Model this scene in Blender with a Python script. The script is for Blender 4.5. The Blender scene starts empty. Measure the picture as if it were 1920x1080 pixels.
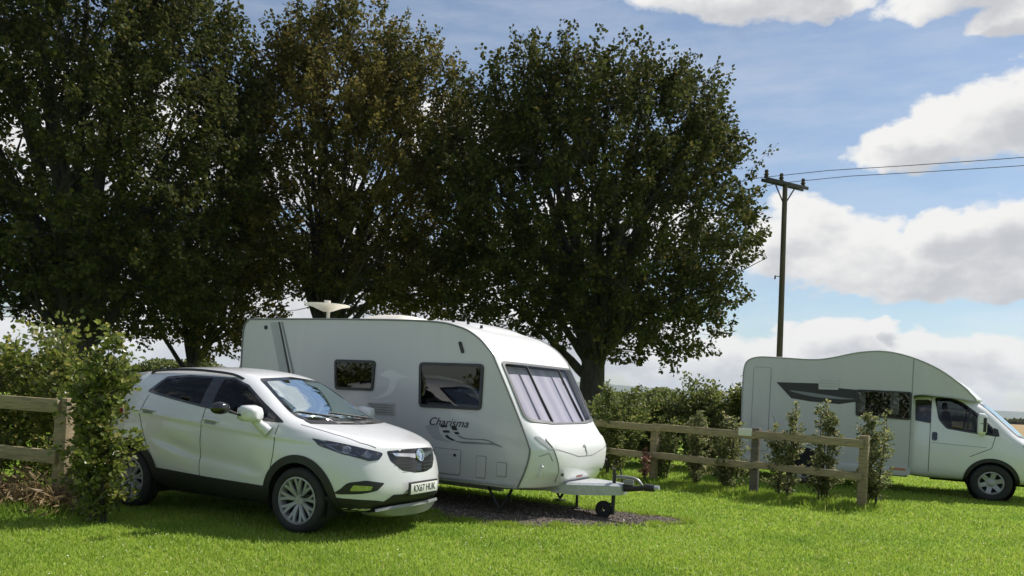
import bpy, bmesh, math, random
import numpy as np
from mathutils import Vector, Matrix
from mathutils.bvhtree import BVHTree
from mathutils.geometry import delaunay_2d_cdt
R = math.radians
PI = math.pi
sc = bpy.context.scene
COL = sc.collection
random.seed(7)
RNG = np.random.default_rng(11)

# ------------------------------------------------------------------ objects
def tag(o, label=None, cat=None, group=None, kind=None):
    if label: o['label'] = label
    if cat: o['category'] = cat
    if group: o['group'] = group
    if kind: o['kind'] = kind
    return o

def thing(name, label, cat, loc=(0, 0, 0), rz=0.0, group=None, kind=None):
    o = bpy.data.objects.new(name, None)
    o.empty_display_size = 0.2
    COL.objects.link(o)
    o.location = loc
    o.rotation_euler = (0, 0, rz)
    return tag(o, label, cat, group, kind)

def mk(name, verts, faces, mat, parent=None, smooth=True, auto=None):
    me = bpy.data.meshes.new(name)
    me.from_pydata([tuple(v) for v in verts], [], faces)
    if mat: me.materials.append(mat)
    if smooth: me.polygons.foreach_set('use_smooth', [True] * len(me.polygons))
    me.update()
    o = bpy.data.objects.new(name, me)
    COL.objects.link(o)
    if parent: o.parent = parent
    if auto is not None: sharp(o, auto)
    return o

def sharp(o, deg):
    """mark edges sharper than deg as sharp so flat panels stay crisp"""
    bm = bmesh.new(); bm.from_mesh(o.data)
    lim = R(deg)
    for e in bm.edges:
        if len(e.link_faces) == 2 and e.calc_face_angle(0) > lim: e.smooth = False
    bm.to_mesh(o.data); bm.free()

class MB:
    """collects shapes, then links them as one mesh object"""
    def __init__(s): s.v = []; s.f = []
    def add(s, vs, fs):
        b = len(s.v); s.v += [tuple(v) for v in vs]; s.f += [tuple(i + b for i in f) for f in fs]; return s
    def box(s, c, d, rot=None, bev=0.0):
        hx, hy, hz = d[0] / 2, d[1] / 2, d[2] / 2
        bm = bmesh.new()
        bmesh.ops.create_cube(bm, size=1)
        for v in bm.verts: v.co = Vector((v.co.x * d[0], v.co.y * d[1], v.co.z * d[2]))
        if bev > 0:
            bmesh.ops.bevel(bm, geom=list(bm.edges), offset=min(bev, hx * .95, hy * .95, hz * .95), segments=2, profile=.5, affect='EDGES')
        m = (rot or Matrix()).to_4x4()
        vs = [Vector(c) + (m @ v.co) for v in bm.verts]
        bm.verts.index_update()
        fs = [[v.index for v in f.verts] for f in bm.faces]
        bm.free()
        return s.add(vs, fs)
    def tube(s, pts, rad, n=10, cap=True):
        pts = [Vector(p) for p in pts]
        rads = rad if isinstance(rad, (list, tuple)) else [rad] * len(pts)
        vs = []; fs = []
        d0 = (pts[1] - pts[0]).normalized()
        up = Vector((0, 0, 1)) if abs(d0.z) < .9 else Vector((1, 0, 0))
        a = d0.cross(up).normalized()
        for i, p in enumerate(pts):
            d = (pts[min(i + 1, len(pts) - 1)] - pts[max(i - 1, 0)]).normalized()
            a = (a - d * a.dot(d)).normalized()
            b = d.cross(a)
            for k in range(n):
                t = 2 * PI * k / n
                vs.append(p + (a * math.cos(t) + b * math.sin(t)) * rads[i])
        for i in range(len(pts) - 1):
            for k in range(n):
                k2 = (k + 1) % n
                fs.append((i * n + k, i * n + k2, (i + 1) * n + k2, (i + 1) * n + k))
        if cap:
            fs.append(tuple(range(n))[::-1]); fs.append(tuple((len(pts) - 1) * n + k for k in range(n)))
        return s.add(vs, fs)
    def revolve(s, prof, c, axis='Y', n=32, closed=False):
        """profile of (radius, along) turned round an axis through c"""
        c = Vector(c); vs = []; fs = []
        m = len(prof)
        for k in range(n):
            t = 2 * PI * k / n; ct, st = math.cos(t), math.sin(t)
            for r_, h_ in prof:
                if axis == 'Y': vs.append(c + Vector((r_ * ct, h_, r_ * st)))
                elif axis == 'Z': vs.append(c + Vector((r_ * ct, r_ * st, h_)))
                else: vs.append(c + Vector((h_, r_ * ct, r_ * st)))
        for k in range(n):
            k2 = (k + 1) % n
            for j in range(m - 1 + (1 if closed else 0)):
                j2 = (j + 1) % m
                fs.append((k * m + j, k * m + j2, k2 * m + j2, k2 * m + j))
        return s.add(vs, fs)
    def prism(s, poly, a, b, axis='Y'):
        """2-D polygon extruded from a to b: Y uses (x,z), X uses (y,z), Z uses (x,y)"""
        n = len(poly)
        def P(p, h_):
            return {'Y': (p[0], h_, p[1]), 'X': (h_, p[0], p[1]), 'Z': (p[0], p[1], h_)}[axis]
        vs = [P(p, a) for p in poly] + [P(p, b) for p in poly]
        fs = [tuple(range(n)), tuple(range(2 * n - 1, n - 1, -1))]
        for i in range(n):
            j = (i + 1) % n
            fs.append((i, i + n, j + n, j))
        return s.add(vs, fs)
    def build(s, name, mat, parent=None, smooth=True, auto=35):
        o = mk(name, s.v, s.f, mat, parent, smooth)
        bm = bmesh.new(); bm.from_mesh(o.data)
        bmesh.ops.recalc_face_normals(bm, faces=bm.faces)
        bm.to_mesh(o.data); bm.free()
        if smooth and auto: sharp(o, auto)
        return o

# ------------------------------------------------------------------ curves
def catmull(pts, n=6, closed=False):
    P = [np.array(p, float) for p in pts]; out = []
    N = len(P)
    rng = range(N if closed else N - 1)
    for i in rng:
        if closed: p0, p1, p2, p3 = P[i - 1], P[i], P[(i + 1) % N], P[(i + 2) % N]
        else: p0, p1, p2, p3 = P[max(i - 1, 0)], P[i], P[i + 1], P[min(i + 2, N - 1)]
        for k in range(n):
            t = k / n
            out.append(.5 * ((2 * p1) + (p2 - p0) * t + (2 * p0 - 5 * p1 + 4 * p2 - p3) * t * t + (3 * p1 - p0 - 3 * p2 + p3) * t ** 3))
    if not closed: out.append(P[-1])
    return [tuple(float(c) for c in p) for p in out]

def rpoly(pts, r=.03, n=5):
    """polygon with rounded corners"""
    out = []; N = len(pts)
    for i in range(N):
        rr = r[i] if isinstance(r, (list, tuple)) else r
        p = Vector(pts[i]); a = Vector(pts[i - 1]) - p; b = Vector(pts[(i + 1) % N]) - p
        if rr <= 0: out.append(tuple(p)); continue
        ang = a.angle(b); d = min(rr / math.tan(ang / 2), a.length * .48, b.length * .48)
        p0 = p + a.normalized() * d; p2 = p + b.normalized() * d
        for k in range(n + 1):
            t = k / n
            out.append(tuple(p0 * (1 - t) ** 2 + p * 2 * t * (1 - t) + p2 * t * t))
    return out

def inpoly(P, poly):
    """vectorised point in polygon"""
    x, y = P[:, 0], P[:, 1]; c = np.zeros(len(P), bool)
    px = np.array([p[0] for p in poly]); py = np.array([p[1] for p in poly]); n = len(poly)
    j = n - 1
    for i in range(n):
        m = ((py[i] > y) != (py[j] > y))
        with np.errstate(divide='ignore', invalid='ignore'):
            xx = (px[j] - px[i]) * (y - py[i]) / (py[j] - py[i] + 1e-30) + px[i]
        c ^= m & (x < xx); j = i
    return c

def inset(poly, d):
    """move a polygon's outline inwards by d (negative grows it)"""
    N = len(poly); A = 0
    for i in range(N): A += poly[i - 1][0] * poly[i][1] - poly[i][0] * poly[i - 1][1]
    sg = 1 if A > 0 else -1
    out = []
    for i in range(N):
        p = Vector(poly[i]); a = (p - Vector(poly[i - 1])); b = (Vector(poly[(i + 1) % N]) - p)
        if a.length < 1e-9 or b.length < 1e-9: out.append(tuple(p)); continue
        n1 = Vector((-a.y, a.x)).normalized() * sg; n2 = Vector((-b.y, b.x)).normalized() * sg
        n_ = (n1 + n2)
        if n_.length < 1e-6: n_ = n1
        n_.normalize()
        k = d / max(.35, n_.dot(n1))
        out.append(tuple(p + n_ * k))
    return out

def fill2d(outer, holes=(), sp=.05):
    """triangulate a polygon with an even inner grid; returns points, triangles"""
    pts = []; ed = []
    for poly in [outer] + list(holes):
        b = len(pts); q = []
        for i in range(len(poly)):
            a = Vector(poly[i]); c = Vector(poly[(i + 1) % len(poly)]); k = max(1, int((c - a).length / sp))
            for t in range(k): q.append(a.lerp(c, t / k))
        pts += q
        ed += [(b + i, b + (i + 1) % len(q)) for i in range(len(q))]
    xs = [p[0] for p in outer]; ys = [p[1] for p in outer]
    gx = np.arange(min(xs) + sp / 2, max(xs), sp); gy = np.arange(min(ys) + sp / 2, max(ys), sp)
    if len(gx) and len(gy):
        g = np.array([(x, y) for x in gx for y in gy])
        m = inpoly(g, inset(outer, sp * .3))
        for h_ in holes: m &= ~inpoly(g, inset(h_, -sp * .3))
        pts += [Vector(p) for p in g[m]]
    v, e, f, *_ = delaunay_2d_cdt([Vector((p[0], p[1])) for p in pts], ed, [], 0, 1e-6)
    V = np.array([(p.x, p.y) for p in v])
    T = [t for t in f if len(t) == 3]
    C = np.array([V[list(t)].mean(0) for t in T])
    m = inpoly(C, outer)
    for h_ in holes: m &= ~inpoly(C, h_)
    return V, [t for t, k in zip(T, m) if k]

class Skin:
    """surface to lay patches on: outlines are cast on to it along an axis"""
    def __init__(s, verts, faces): s.b = BVHTree.FromPolygons([Vector(v) for v in verts], faces)
    def cast(s, p, axis, off):
        if axis == 'R': o, d = Vector((p[0], -5, p[1])), Vector((0, 1, 0))
        elif axis == 'L': o, d = Vector((p[0], 5, p[1])), Vector((0, -1, 0))
        elif axis == 'F': o, d = Vector((6, p[0], p[1])), Vector((-1, 0, 0))
        elif axis == 'B': o, d = Vector((-12, p[0], p[1])), Vector((1, 0, 0))
        else: o, d = Vector((p[0], p[1], 6)), Vector((0, 0, -1))
        h_, n, i, t = s.b.ray_cast(o, d)
        if h_ is None:
            q = o + d * 5; h_, n, i, t = s.b.find_nearest(q)
        if n.dot(d) > 0: n = -n
        return h_ + n * off, n
    def patch(s, name, mat, parent, axis, outer, holes=(), sp=.05, off=.004, thick=0.0, smooth=True):
        V, T = fill2d(outer, holes, sp)
        P = [s.cast(v, axis, off) for v in V]
        vs = [p[0] for p in P]; fs = [list(t) for t in T]
        # wind outward
        tot = sum((vs[f[1]] - vs[f[0]]).cross(vs[f[2]] - vs[f[0]]).dot(P[f[0]][1]) for f in fs)
        if tot < 0: fs = [f[::-1] for f in fs]
        if thick > 0:                                  # a rim down to the surface
            N = len(vs); cnt = {}
            for f in fs:
                for a, b in zip(f, f[1:] + f[:1]): cnt[(a, b)] = 1
            low = {}
            for (a, b) in list(cnt):
                if (b, a) not in cnt:
                    for k in (a, b):
                        if k not in low: low[k] = len(vs); vs.append(P[k][0] - P[k][1] * thick)
                    fs.append([b, a, low[a], low[b]])
        o = mk(name, vs, fs, mat, parent, smooth)
        if thick > 0: sharp(o, 40)
        return o
    def strip(s, name, mat, parent, axis, line, w, off=.003, n=1):
        """thin line laid on the surface"""
        vs = []; fs = []
        for i, p in enumerate(line):
            a = Vector(line[max(i - 1, 0)]); b = Vector(line[min(i + 1, len(line) - 1)])
            d = (b - a).normalized(); nn = Vector((-d.y, d.x)) * w / 2
            for sg in (-1, 1): vs.append(s.cast((p[0] + nn.x * sg, p[1] + nn.y * sg), axis, off)[0])
            if i: k = 2 * i; fs.append((k - 2, k - 1, k + 1, k))
        return (vs, fs) if name is None else mk(name, vs, fs, mat, parent)

def dense(line, sp=.04):
    out = []
    for a, b in zip(line[:-1], line[1:]):
        a, b = Vector(a), Vector(b); k = max(1, int((b - a).length / sp))
        out += [tuple(a.lerp(b, t / k)) for t in range(k)]
    return out + [tuple(line[-1])]

def subdivide(verts, faces, lv):
    me = bpy.data.meshes.new('cage'); me.from_pydata([tuple(v) for v in verts], [], faces); me.update()
    o = bpy.data.objects.new('cage', me); COL.objects.link(o)
    m = o.modifiers.new('s', 'SUBSURF'); m.levels = lv; m.render_levels = lv
    dg = bpy.context.evaluated_depsgraph_get(); dg.update()
    me2 = bpy.data.meshes.new_from_object(o.evaluated_get(dg))
    V = np.empty(len(me2.vertices) * 3); me2.vertices.foreach_get('co', V)
    F = [list(p.vertices) for p in me2.polygons]
    bpy.data.objects.remove(o); bpy.data.meshes.remove(me); bpy.data.meshes.remove(me2)
    V = V.reshape(-1, 3)
    vol = sum(float(np.dot(V[f[0]], np.cross(V[f[1]], V[f[2]]) + (np.cross(V[f[2]], V[f[3]]) if len(f) > 3 else 0))) for f in F)
    if vol < 0: F = [f[::-1] for f in F]
    return V, F

def submesh(name, V, F, keep, mat, parent, N=None, move=0.0):
    """the chosen faces of a shared surface as one part"""
    fs = [F[i] for i in np.nonzero(keep)[0]]
    used = sorted({i for f in fs for i in f}); mp = {k: i for i, k in enumerate(used)}
    vs = [V[i] - (N[i] * move if N is not None and move else 0) for i in used]
    return mk(name, vs, [[mp[i] for i in f] for f in fs], mat, parent)

def text_mesh(name, body, size, mat, parent, M4, shear=0.0, xs=1.0, ext=.001, bold=0.0):
    cu = bpy.data.curves.new(name, 'FONT'); cu.body = body; cu.size = size; cu.shear = shear
    cu.extrude = ext; cu.align_x = 'CENTER'; cu.align_y = 'CENTER'; cu.offset = bold
    o = bpy.data.objects.new(name, cu); COL.objects.link(o)
    dg = bpy.context.evaluated_depsgraph_get(); dg.update()
    me = bpy.data.meshes.new_from_object(o.evaluated_get(dg))
    bpy.data.objects.remove(o)
    me.transform(M4 @ Matrix.Diagonal((xs, 1, 1, 1)))
    me.materials.clear(); me.materials.append(mat)
    t = bpy.data.objects.new(name, me); COL.objects.link(t); t.parent = parent
    return t

# ------------------------------------------------------------------ materials
def nodes(name):
    m = bpy.data.materials.new(name); m.use_nodes = True
    return m, m.node_tree.nodes, m.node_tree.links, m.node_tree.nodes['Principled BSDF']

def pm(name, col, rough=.5, metal=0.0, coat=0.0, spec=.5, var=.0, vs=8.0, bump=0.0, bs=60.0, col2=None, stretch=(1, 1, 1), detail=4):
    """principled material with procedural variation of colour and a bump"""
    m, n, l, b = nodes(name)
    b.inputs['Roughness'].default_value = rough; b.inputs['Metallic'].default_value = metal
    b.inputs['Coat Weight'].default_value = coat; b.inputs['Coat Roughness'].default_value = .04
    b.inputs['Specular IOR Level'].default_value = spec
    b.inputs['Base Color'].default_value = (*col, 1)
    if var or bump or col2:
        tc = n.new('ShaderNodeTexCoord'); mp = n.new('ShaderNodeMapping'); mp.inputs['Scale'].default_value = stretch
        l.new(tc.outputs['Object'], mp.inputs['Vector'])
    if var or col2:
        nz = n.new('ShaderNodeTexNoise'); nz.inputs['Scale'].default_value = vs; nz.inputs['Detail'].default_value = detail
        l.new(mp.outputs[0], nz.inputs['Vector'])
        cr = n.new('ShaderNodeValToRGB')
        a = col2 if col2 else tuple(c * (1 - var) for c in col)
        c2 = col if col2 else tuple(min(1, c * (1 + var)) for c in col)
        cr.color_ramp.elements[0].color = (*a, 1); cr.color_ramp.elements[1].color = (*c2, 1)
        cr.color_ramp.elements[0].position = .3; cr.color_ramp.elements[1].position = .7
        l.new(nz.outputs['Fac'], cr.inputs['Fac']); l.new(cr.outputs['Color'], b.inputs['Base Color'])
    if bump:
        n2 = n.new('ShaderNodeTexNoise'); n2.inputs['Scale'].default_value = bs; n2.inputs['Detail'].default_value = 5
        l.new(mp.outputs[0], n2.inputs['Vector'])
        bp = n.new('ShaderNodeBump'); bp.inputs['Strength'].default_value = bump; bp.inputs['Distance'].default_value = .02
        l.new(n2.outputs['Fac'], bp.inputs['Height']); l.new(bp.outputs[0], b.inputs['Normal'])
    return m

def glass(name, tint, refl=.08, rough=.01, gloss=(1, 1, 1)):
    """tinted pane: see-through colour plus a mirror layer that grows at grazing angles"""
    m, n, l, b = nodes(name); n.remove(b)
    out = [k for k in n if k.type == 'OUTPUT_MATERIAL'][0]
    tr = n.new('ShaderNodeBsdfTransparent'); tr.inputs[0].default_value = (*tint, 1)
    gl = n.new('ShaderNodeBsdfGlossy'); gl.inputs['Roughness'].default_value = rough; gl.inputs[0].default_value = (*gloss, 1)
    ge = n.new('ShaderNodeNewGeometry'); dt = n.new('ShaderNodeVectorMath'); dt.operation = 'DOT_PRODUCT'
    l.new(ge.outputs['Incoming'], dt.inputs[0]); l.new(ge.outputs['Normal'], dt.inputs[1])
    def mt(op, a, b_):                                    # Schlick's curve, the same from both sides of a thin pane
        k = n.new('ShaderNodeMath'); k.operation = op
        for i, v in enumerate((a, b_)):
            if v is None: continue
            if isinstance(v, (int, float)): k.inputs[i].default_value = v
            else: l.new(v, k.inputs[i])
        return k.outputs[0]
    sch = mt('POWER', mt('SUBTRACT', 1.0, mt('ABSOLUTE', dt.outputs['Value'], None)), 5.0)
    fres = mt('ADD', mt('MULTIPLY', sch, .94), .06)
    ad = n.new('ShaderNodeMath'); ad.operation = 'ADD'; ad.use_clamp = True; ad.inputs[1].default_value = refl
    mx = n.new('ShaderNodeMixShader')
    l.new(fres, ad.inputs[0]); l.new(ad.outputs[0], mx.inputs[0])
    l.new(tr.outputs[0], mx.inputs[1]); l.new(gl.outputs[0], mx.inputs[2]); l.new(mx.outputs[0], out.inputs[0])
    return m

M = {}
M['car_paint'] = pm('white_car_paint', (.70, .698, .70), .28, coat=.8, var=.015, vs=3)
M['black_plastic'] = pm('black_plastic', (.018, .018, .019), .55, bump=.08, bs=300)
M['gloss_black'] = pm('gloss_black', (.01, .01, .011), .12, coat=.5, var=.1)
M['dark_liner'] = pm('dark_liner', (.012, .012, .012), .9, var=.2)
M['rubber'] = pm('tyre_rubber', (.022, .022, .022), .8, var=.25, vs=14, bump=.15, bs=120)
M['alloy'] = pm('alloy', (.36, .36, .37), .42, metal=.35, var=.08, vs=20)
M['chrome'] = pm('chrome', (.75, .75, .77), .12, metal=1, var=.02)
M['seam'] = pm('panel_gap', (.05, .05, .05), .8, var=.1)
M['seam_soft'] = pm('panel_joint', (.3, .31, .31), .7, var=.1)
M['interior'] = pm('interior_cloth', (.02, .02, .021), .9, var=.3, vs=30)
M['seat'] = pm('seat_cloth', (.03, .03, .032), .85, var=.3, vs=40, bump=.2, bs=200)
M['car_glass'] = glass('side_glass', (.22, .24, .235), -.02, gloss=(.7, .7, .7))
M['privacy_glass'] = glass('privacy_glass', (.05, .05, .055), -.02, gloss=(.7, .7, .7))
M['screen_glass'] = glass('windscreen_glass', (.35, .5, .5), .72, gloss=(.84, .96, 1))
M['lamp_glass'] = glass('lamp_glass', (.5, .52, .55), .05)
M['lamp_dark'] = pm('lamp_housing', (.05, .05, .06), .25, var=.3, vs=20)
M['lens'] = pm('lamp_lens', (.5, .52, .56), .08, metal=.7, var=.15, vs=25)
M['silver'] = pm('silver_plastic', (.25, .255, .25), .45, metal=.2, var=.1)
M['plate_white'] = pm('plate_white', (.72, .72, .68), .4, var=.04)
M['black_ink'] = pm('black_ink', (.015, .015, .017), .5, var=.1)
M['yellow_lamp'] = pm('fog_lamp_glass', (.35, .42, .1), .15, var=.2, vs=25)
# ------------------------------------------------------------------ wheel
def make_wheel(root, c, side, rt, rr, w, spokes, style):
    """tyre with a rim of its own spokes; side -1 faces local -y"""
    x, y, z = c
    s = side
    hw = w / 2
    t = MB()
    prof = [(rr, -hw * .8), (rr + .02, -hw), (rt - .05, -hw * 1.02), (rt - .015, -hw * .9), (rt, -hw * .62), (rt, hw * .62), (rt - .015, hw * .9), (rt - .05, hw * 1.02), (rr + .02, hw), (rr, hw * .8)]
    t.revolve(prof, (x, y, z), 'Y', 56)
    wh = thing_part('wheel', root)
    ty = t.build('tyre', M['rubber'], wh, auto=50)
    r = MB()
    f = s * hw * .86
    r.revolve([(rr + .004, f * 1.02), (rr - .012, f * 1.05), (rr - .02, f * .9), (rr - .028, f * .2), (rr - .03, -f)], (x, y, z), 'Y', 56)
    if style == 'multi':
        for k in range(spokes):
            for d in (-1, 1):
                a0 = 2 * PI * k / spokes + .2; a1 = a0 + d * .17
                n = 6; vs = []
                for i in range(n + 1):
                    u = i / n; rad = .045 + u * (rr - .055); a = a0 + (a1 - a0) * (u ** 1.1)
                    wd = .017 - .003 * u; dep = f * (.55 + .42 * u ** .7)
                    px, pz = math.cos(a), math.sin(a)
                    for e, yy in ((-1, dep - s * .022), (-1, dep), (1, dep), (1, dep - s * .022)):
                        ww = wd * (1 if abs(yy - dep) < 1e-6 else 1.25)
                        vs.append((x + px * rad - pz * e * ww, y + yy, z + pz * rad + px * e * ww))
                fs = []
                for i in range(n):
                    for j in range(4):
                        fs.append((i * 4 + j, i * 4 + (j + 1) % 4, i * 4 + 4 + (j + 1) % 4, i * 4 + 4 + j))
                r.add(vs, fs)
        r.revolve([(.0, f * .62), (.05, f * .62), (.06, f * .5), (.06, f * .2)], (x, y, z), 'Y', 24)
    else:
        prof = [(.0, f * .8), (.05, f * .8), (.075, f * .62)]
        r.revolve(prof, (x, y, z), 'Y', 24)
        for k in range(spokes):
            a = 2 * PI * k / spokes + .3; n = 5; vs = []
            for i in range(n + 1):
                u = i / n; rad = .06 + u * (rr - .07); wd = .036 + .012 * abs(u - .5) * 2; dep = f * (.62 + .33 * u)
                px, pz = math.cos(a), math.sin(a)
                for e, yy in ((-1, dep - s * .03), (-1, dep), (1, dep), (1, dep - s * .03)):
                    vs.append((x + px * rad - pz * e * wd, y + yy, z + pz * rad + px * e * wd))
            fs = []
            for i in range(n):
                for j in range(4): fs.append((i * 4 + j, i * 4 + (j + 1) % 4, i * 4 + 4 + (j + 1) % 4, i * 4 + 4 + j))
            r.add(vs, fs)
    r.build('rim', M['alloy'], wh, auto=35)
    d = MB(); d.revolve([(0, f * .1), (rr - .03, f * .1), (rr - .03, -f)], (x, y, z), 'Y', 40)  # black disc stands in for the shade in the recess behind the spokes
    d.build('recess_shade_disc', M['dark_liner'], wh)
    return wh

def thing_part(name, parent):
    o = bpy.data.objects.new(name, None); o.empty_display_size = .1
    COL.objects.link(o); o.parent = parent
    return o

def vnormals(V, F):
    N = np.zeros_like(V)
    for f in F:
        a, b, c = V[f[0]], V[f[1]], V[f[2]]
        n = np.cross(b - a, c - a)
        for i in f: N[i] += n
    L = np.linalg.norm(N, axis=1, keepdims=True); L[L == 0] = 1
    return N / L

def loft_cage(st, cap_front, cap_rear, fr=(.66, .33)):
    """stations of side rows (y,z) from sill to top edge plus a top centre height -> closed quad cage"""
    nr = len(st[0]['rows'])
    def ring(s):
        rows = s['rows']; x = s['x']; dx = s.get('dx', [0] * nr)
        half = []
        y0, z0 = rows[0]
        bot = [(f, z0 - s.get('bd', .0) * (1 - f)) for f in (0, fr[1], fr[0])]
        half += [(x + dx[0], y0 * f, zz) for f, zz in bot]
        half += [(x + dx[i], r_[0], r_[1]) for i, r_ in enumerate(rows)]
        yt, ze = rows[-1]
        half += [(x + dx[-1] + s.get('tdx', 0) * (1 - f * f), yt * f, ze + (s['zt'] - ze) * (1 - f * f)) for f in (fr[0], fr[1], 0)]
        return half                      # bottom centre ... top centre, +y side
    V = []; F = []
    rings = []
    for s in st:
        h_ = ring(s); n = len(h_)
        idx = []
        for p in h_: V.append(p); idx.append(len(V) - 1)
        left = list(idx)
        right = [left[0]]
        for p in h_[1:-1]: V.append((p[0], -p[1], p[2])); right.append(len(V) - 1)
        right.append(left[-1])
        rings.append((left, right))
    n = len(rings[0][0])
    for (l0, r0), (l1, r1) in zip(rings[:-1], rings[1:]):
        for i in range(n - 1):
            F.append((l0[i], l0[i + 1], l1[i + 1], l1[i]))
            F.append((r0[i + 1], r0[i], r1[i], r1[i + 1]))
    def cap(ringpair, s, bulge, flip):
        left, right = ringpair
        # grid rows 0..nr-1, columns from +y side to -y side: 1,.66,.33,0,-.33,-.66,-1
        grid = []
        for i in range(nr):
            L_, R_ = left[3 + i], right[3 + i]
            if i == 0: mid = [left[2], left[1], left[0], right[1], right[2]]
            elif i == nr - 1: mid = [left[nr + 3], left[nr + 4], left[nr + 5], right[nr + 4], right[nr + 3]]
            else:
                mid = []
                for f in (fr[0], fr[1], 0, -fr[1], -fr[0]):
                    p = V[L_]; b = bulge(i, abs(f))
                    V.append((p[0] + b, p[1] * f, p[2])); mid.append(len(V) - 1)
            grid.append([L_] + mid + [R_])
        for i in range(nr - 1):
            for j in range(6):
                q = (grid[i][j], grid[i][j + 1], grid[i + 1][j + 1], grid[i + 1][j])
                F.append(q if flip else q[::-1])
    cap(rings[0], st[0], cap_front, True)
    cap(rings[-1], st[-1], cap_rear, False)
    return V, F

def build_car():
    root = thing('parked_car', 'white compact SUV parked on the grass with a black towing mirror', 'car', (-1.79, 8.784, .0), -.4535)
    S = []
    def st(x, rows, zt, **k): S.append(dict(x=x, rows=rows, zt=zt, **k))
    #      r0 sill        r1           r2           r3           r4 belt      r5           r6 edge
    st(.70, [(.62, .26), (.735, .36), (.775, .58), (.735, .77), (.675, .88), (.59, .945), (.49, .972)], .985,
       dx=[.03, .05, .03, .0, -.02, -.015, .0], tdx=.12)
    st(.42, [(.74, .25), (.845, .38), (.875, .60), (.862, .81), (.815, .95), (.735, 1.022), (.60, 1.05)], 1.07, tdx=.02)
    st(.15, [(.78, .25), (.872, .40), (.893, .64), (.885, .84), (.84, 1.005), (.775, 1.072), (.64, 1.11)], 1.13)
    st(-.12, [(.79, .25), (.872, .40), (.893, .65), (.888, .86), (.85, 1.045), (.79, 1.11), (.70, 1.15)], 1.175)
    st(-.34, [(.79, .25), (.868, .40), (.888, .66), (.887, .89), (.848, 1.09), (.80, 1.15), (.73, 1.215)], 1.275)
    st(-.62, [(.79, .25), (.868, .40), (.885, .66), (.886, .92), (.852, 1.115), (.775, 1.27), (.675, 1.395)], 1.45)
    st(-.90, [(.79, .25), (.868, .40), (.885, .66), (.886, .94), (.854, 1.14), (.755, 1.37), (.62, 1.56)], 1.625)
    st(-1.15, [(.79, .25), (.868, .40), (.885, .66), (.886, .95), (.856, 1.16), (.745, 1.41), (.595, 1.635)], 1.695)
    st(-1.6, [(.79, .26), (.868, .41), (.885, .67), (.886, .97), (.858, 1.19), (.742, 1.435), (.585, 1.665)], 1.72)
    st(-2.1, [(.79, .27), (.868, .43), (.89, .69), (.888, .99), (.856, 1.22), (.735, 1.45), (.575, 1.655)], 1.71)
    st(-2.5, [(.79, .28), (.868, .44), (.895, .70), (.89, 1.0), (.845, 1.25), (.715, 1.45), (.56, 1.635)], 1.69)
    st(-2.76, [(.76, .30), (.84, .45), (.875, .72), (.865, 1.01), (.805, 1.27), (.675, 1.46), (.535, 1.61)], 1.655, dx=[-.1, -.1, -.08, -.04, 0, 0, 0])
    st(-2.93, [(.68, .34), (.78, .47), (.82, .73), (.80, 1.0), (.735, 1.25), (.62, 1.43), (.51, 1.575)], 1.62,
       dx=[-.16, -.18, -.18, -.12, .0, .03, .03])
    cf = [(1, 0), (.66, .115), (.33, .20), (0, .23)]
    def bf(i, f):
        k = np.interp(f, [0, .33, .66, 1], [.245, .215, .13, 0])
        return k * [1, 1.0, 1.0, .97, .93, .9, 1][i]
    def br(i, f): return -np.interp(f, [0, .33, .66, 1], [.2, .18, .11, 0]) * [1, 1, 1, 1, .8, .6, 1][i]
    V, F = loft_cage(S, bf, br)
    V, F = subdivide(V, F, 4)
    N = vnormals(V, F)
    # pressed lines of the flanks: a shoulder ridge and a scoop above the sill
    sx = np.clip((np.abs(N[:, 1]) - .45) / .3, 0, 1) * (np.abs(V[:, 1]) > .5)
    zc = np.interp(V[:, 0], [-3.0, -2.2, -1.2, -.3, .3], [1.17, 1.12, 1.045, .985, .955])
    t = (V[:, 2] - zc); ridge = np.where(t > 0, np.exp(-(t / .05) ** 2), np.exp(-(t / .028) ** 2))
    fade = np.clip((V[:, 0] + 3.0) / .3, 0, 1) * np.clip((.35 - V[:, 0]) / .3, 0, 1)
    zs = np.interp(V[:, 0], [-2.2, -1.5, -.45], [.86, .70, .60]); t2 = V[:, 2] - zs
    scoop = np.where(t2 > 0, np.exp(-(t2 / .11) ** 2), np.exp(-(t2 / .045) ** 2)) * np.clip((V[:, 0] + 2.25) / .35, 0, 1) * np.clip((-.45 - V[:, 0]) / .25, 0, 1)
    V = V + N * ((ridge * fade * .013 - scoop * .020) * sx)[:, None]
    N = vnormals(V, F)
    C = np.array([V[f].mean(0) for f in F]); CN = np.array([N[f].mean(0) for f in F])
    sk = Skin(V, F)
    xz = C[:, [0, 2]]; yz = C[:, [1, 2]]
    side = np.abs(C[:, 1]) > .45
    # ---- outlines (side view x,z)
    dlo = rpoly([(-2.44, 1.37), (-2.26, 1.56), (-1.9, 1.59), (-1.2, 1.58), (-.95, 1.51), (-.62, 1.32), (-.27, 1.13), (-.5, 1.135), (-1.0, 1.19), (-1.45, 1.235), (-1.96, 1.30)],
                [.02, .06, .3, .3, .25, .3, .01, .05, .3, .3, .3])
    g_front = rpoly([(-1.33, 1.25), (-1.33, 1.56), (-1.17, 1.555), (-.95, 1.485), (-.66, 1.31), (-.52, 1.22), (-.52, 1.165), (-1.0, 1.215)], .02, 3)
    g_rear = rpoly([(-2.36, 1.385), (-2.24, 1.53), (-1.9, 1.565), (-1.5, 1.565), (-1.5, 1.265), (-1.96, 1.325)], .02, 3)
    ws_top, ws_bot = 1.585, 1.165
    ws = rpoly([(-.66, 1.165), (0, 1.155), (.66, 1.165), (.575, 1.43), (.51, 1.588), (0, 1.625), (-.51, 1.588), (-.575, 1.43)], [.05, .4, .05, .3, .08, .4, .08, .3], 4)
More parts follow.
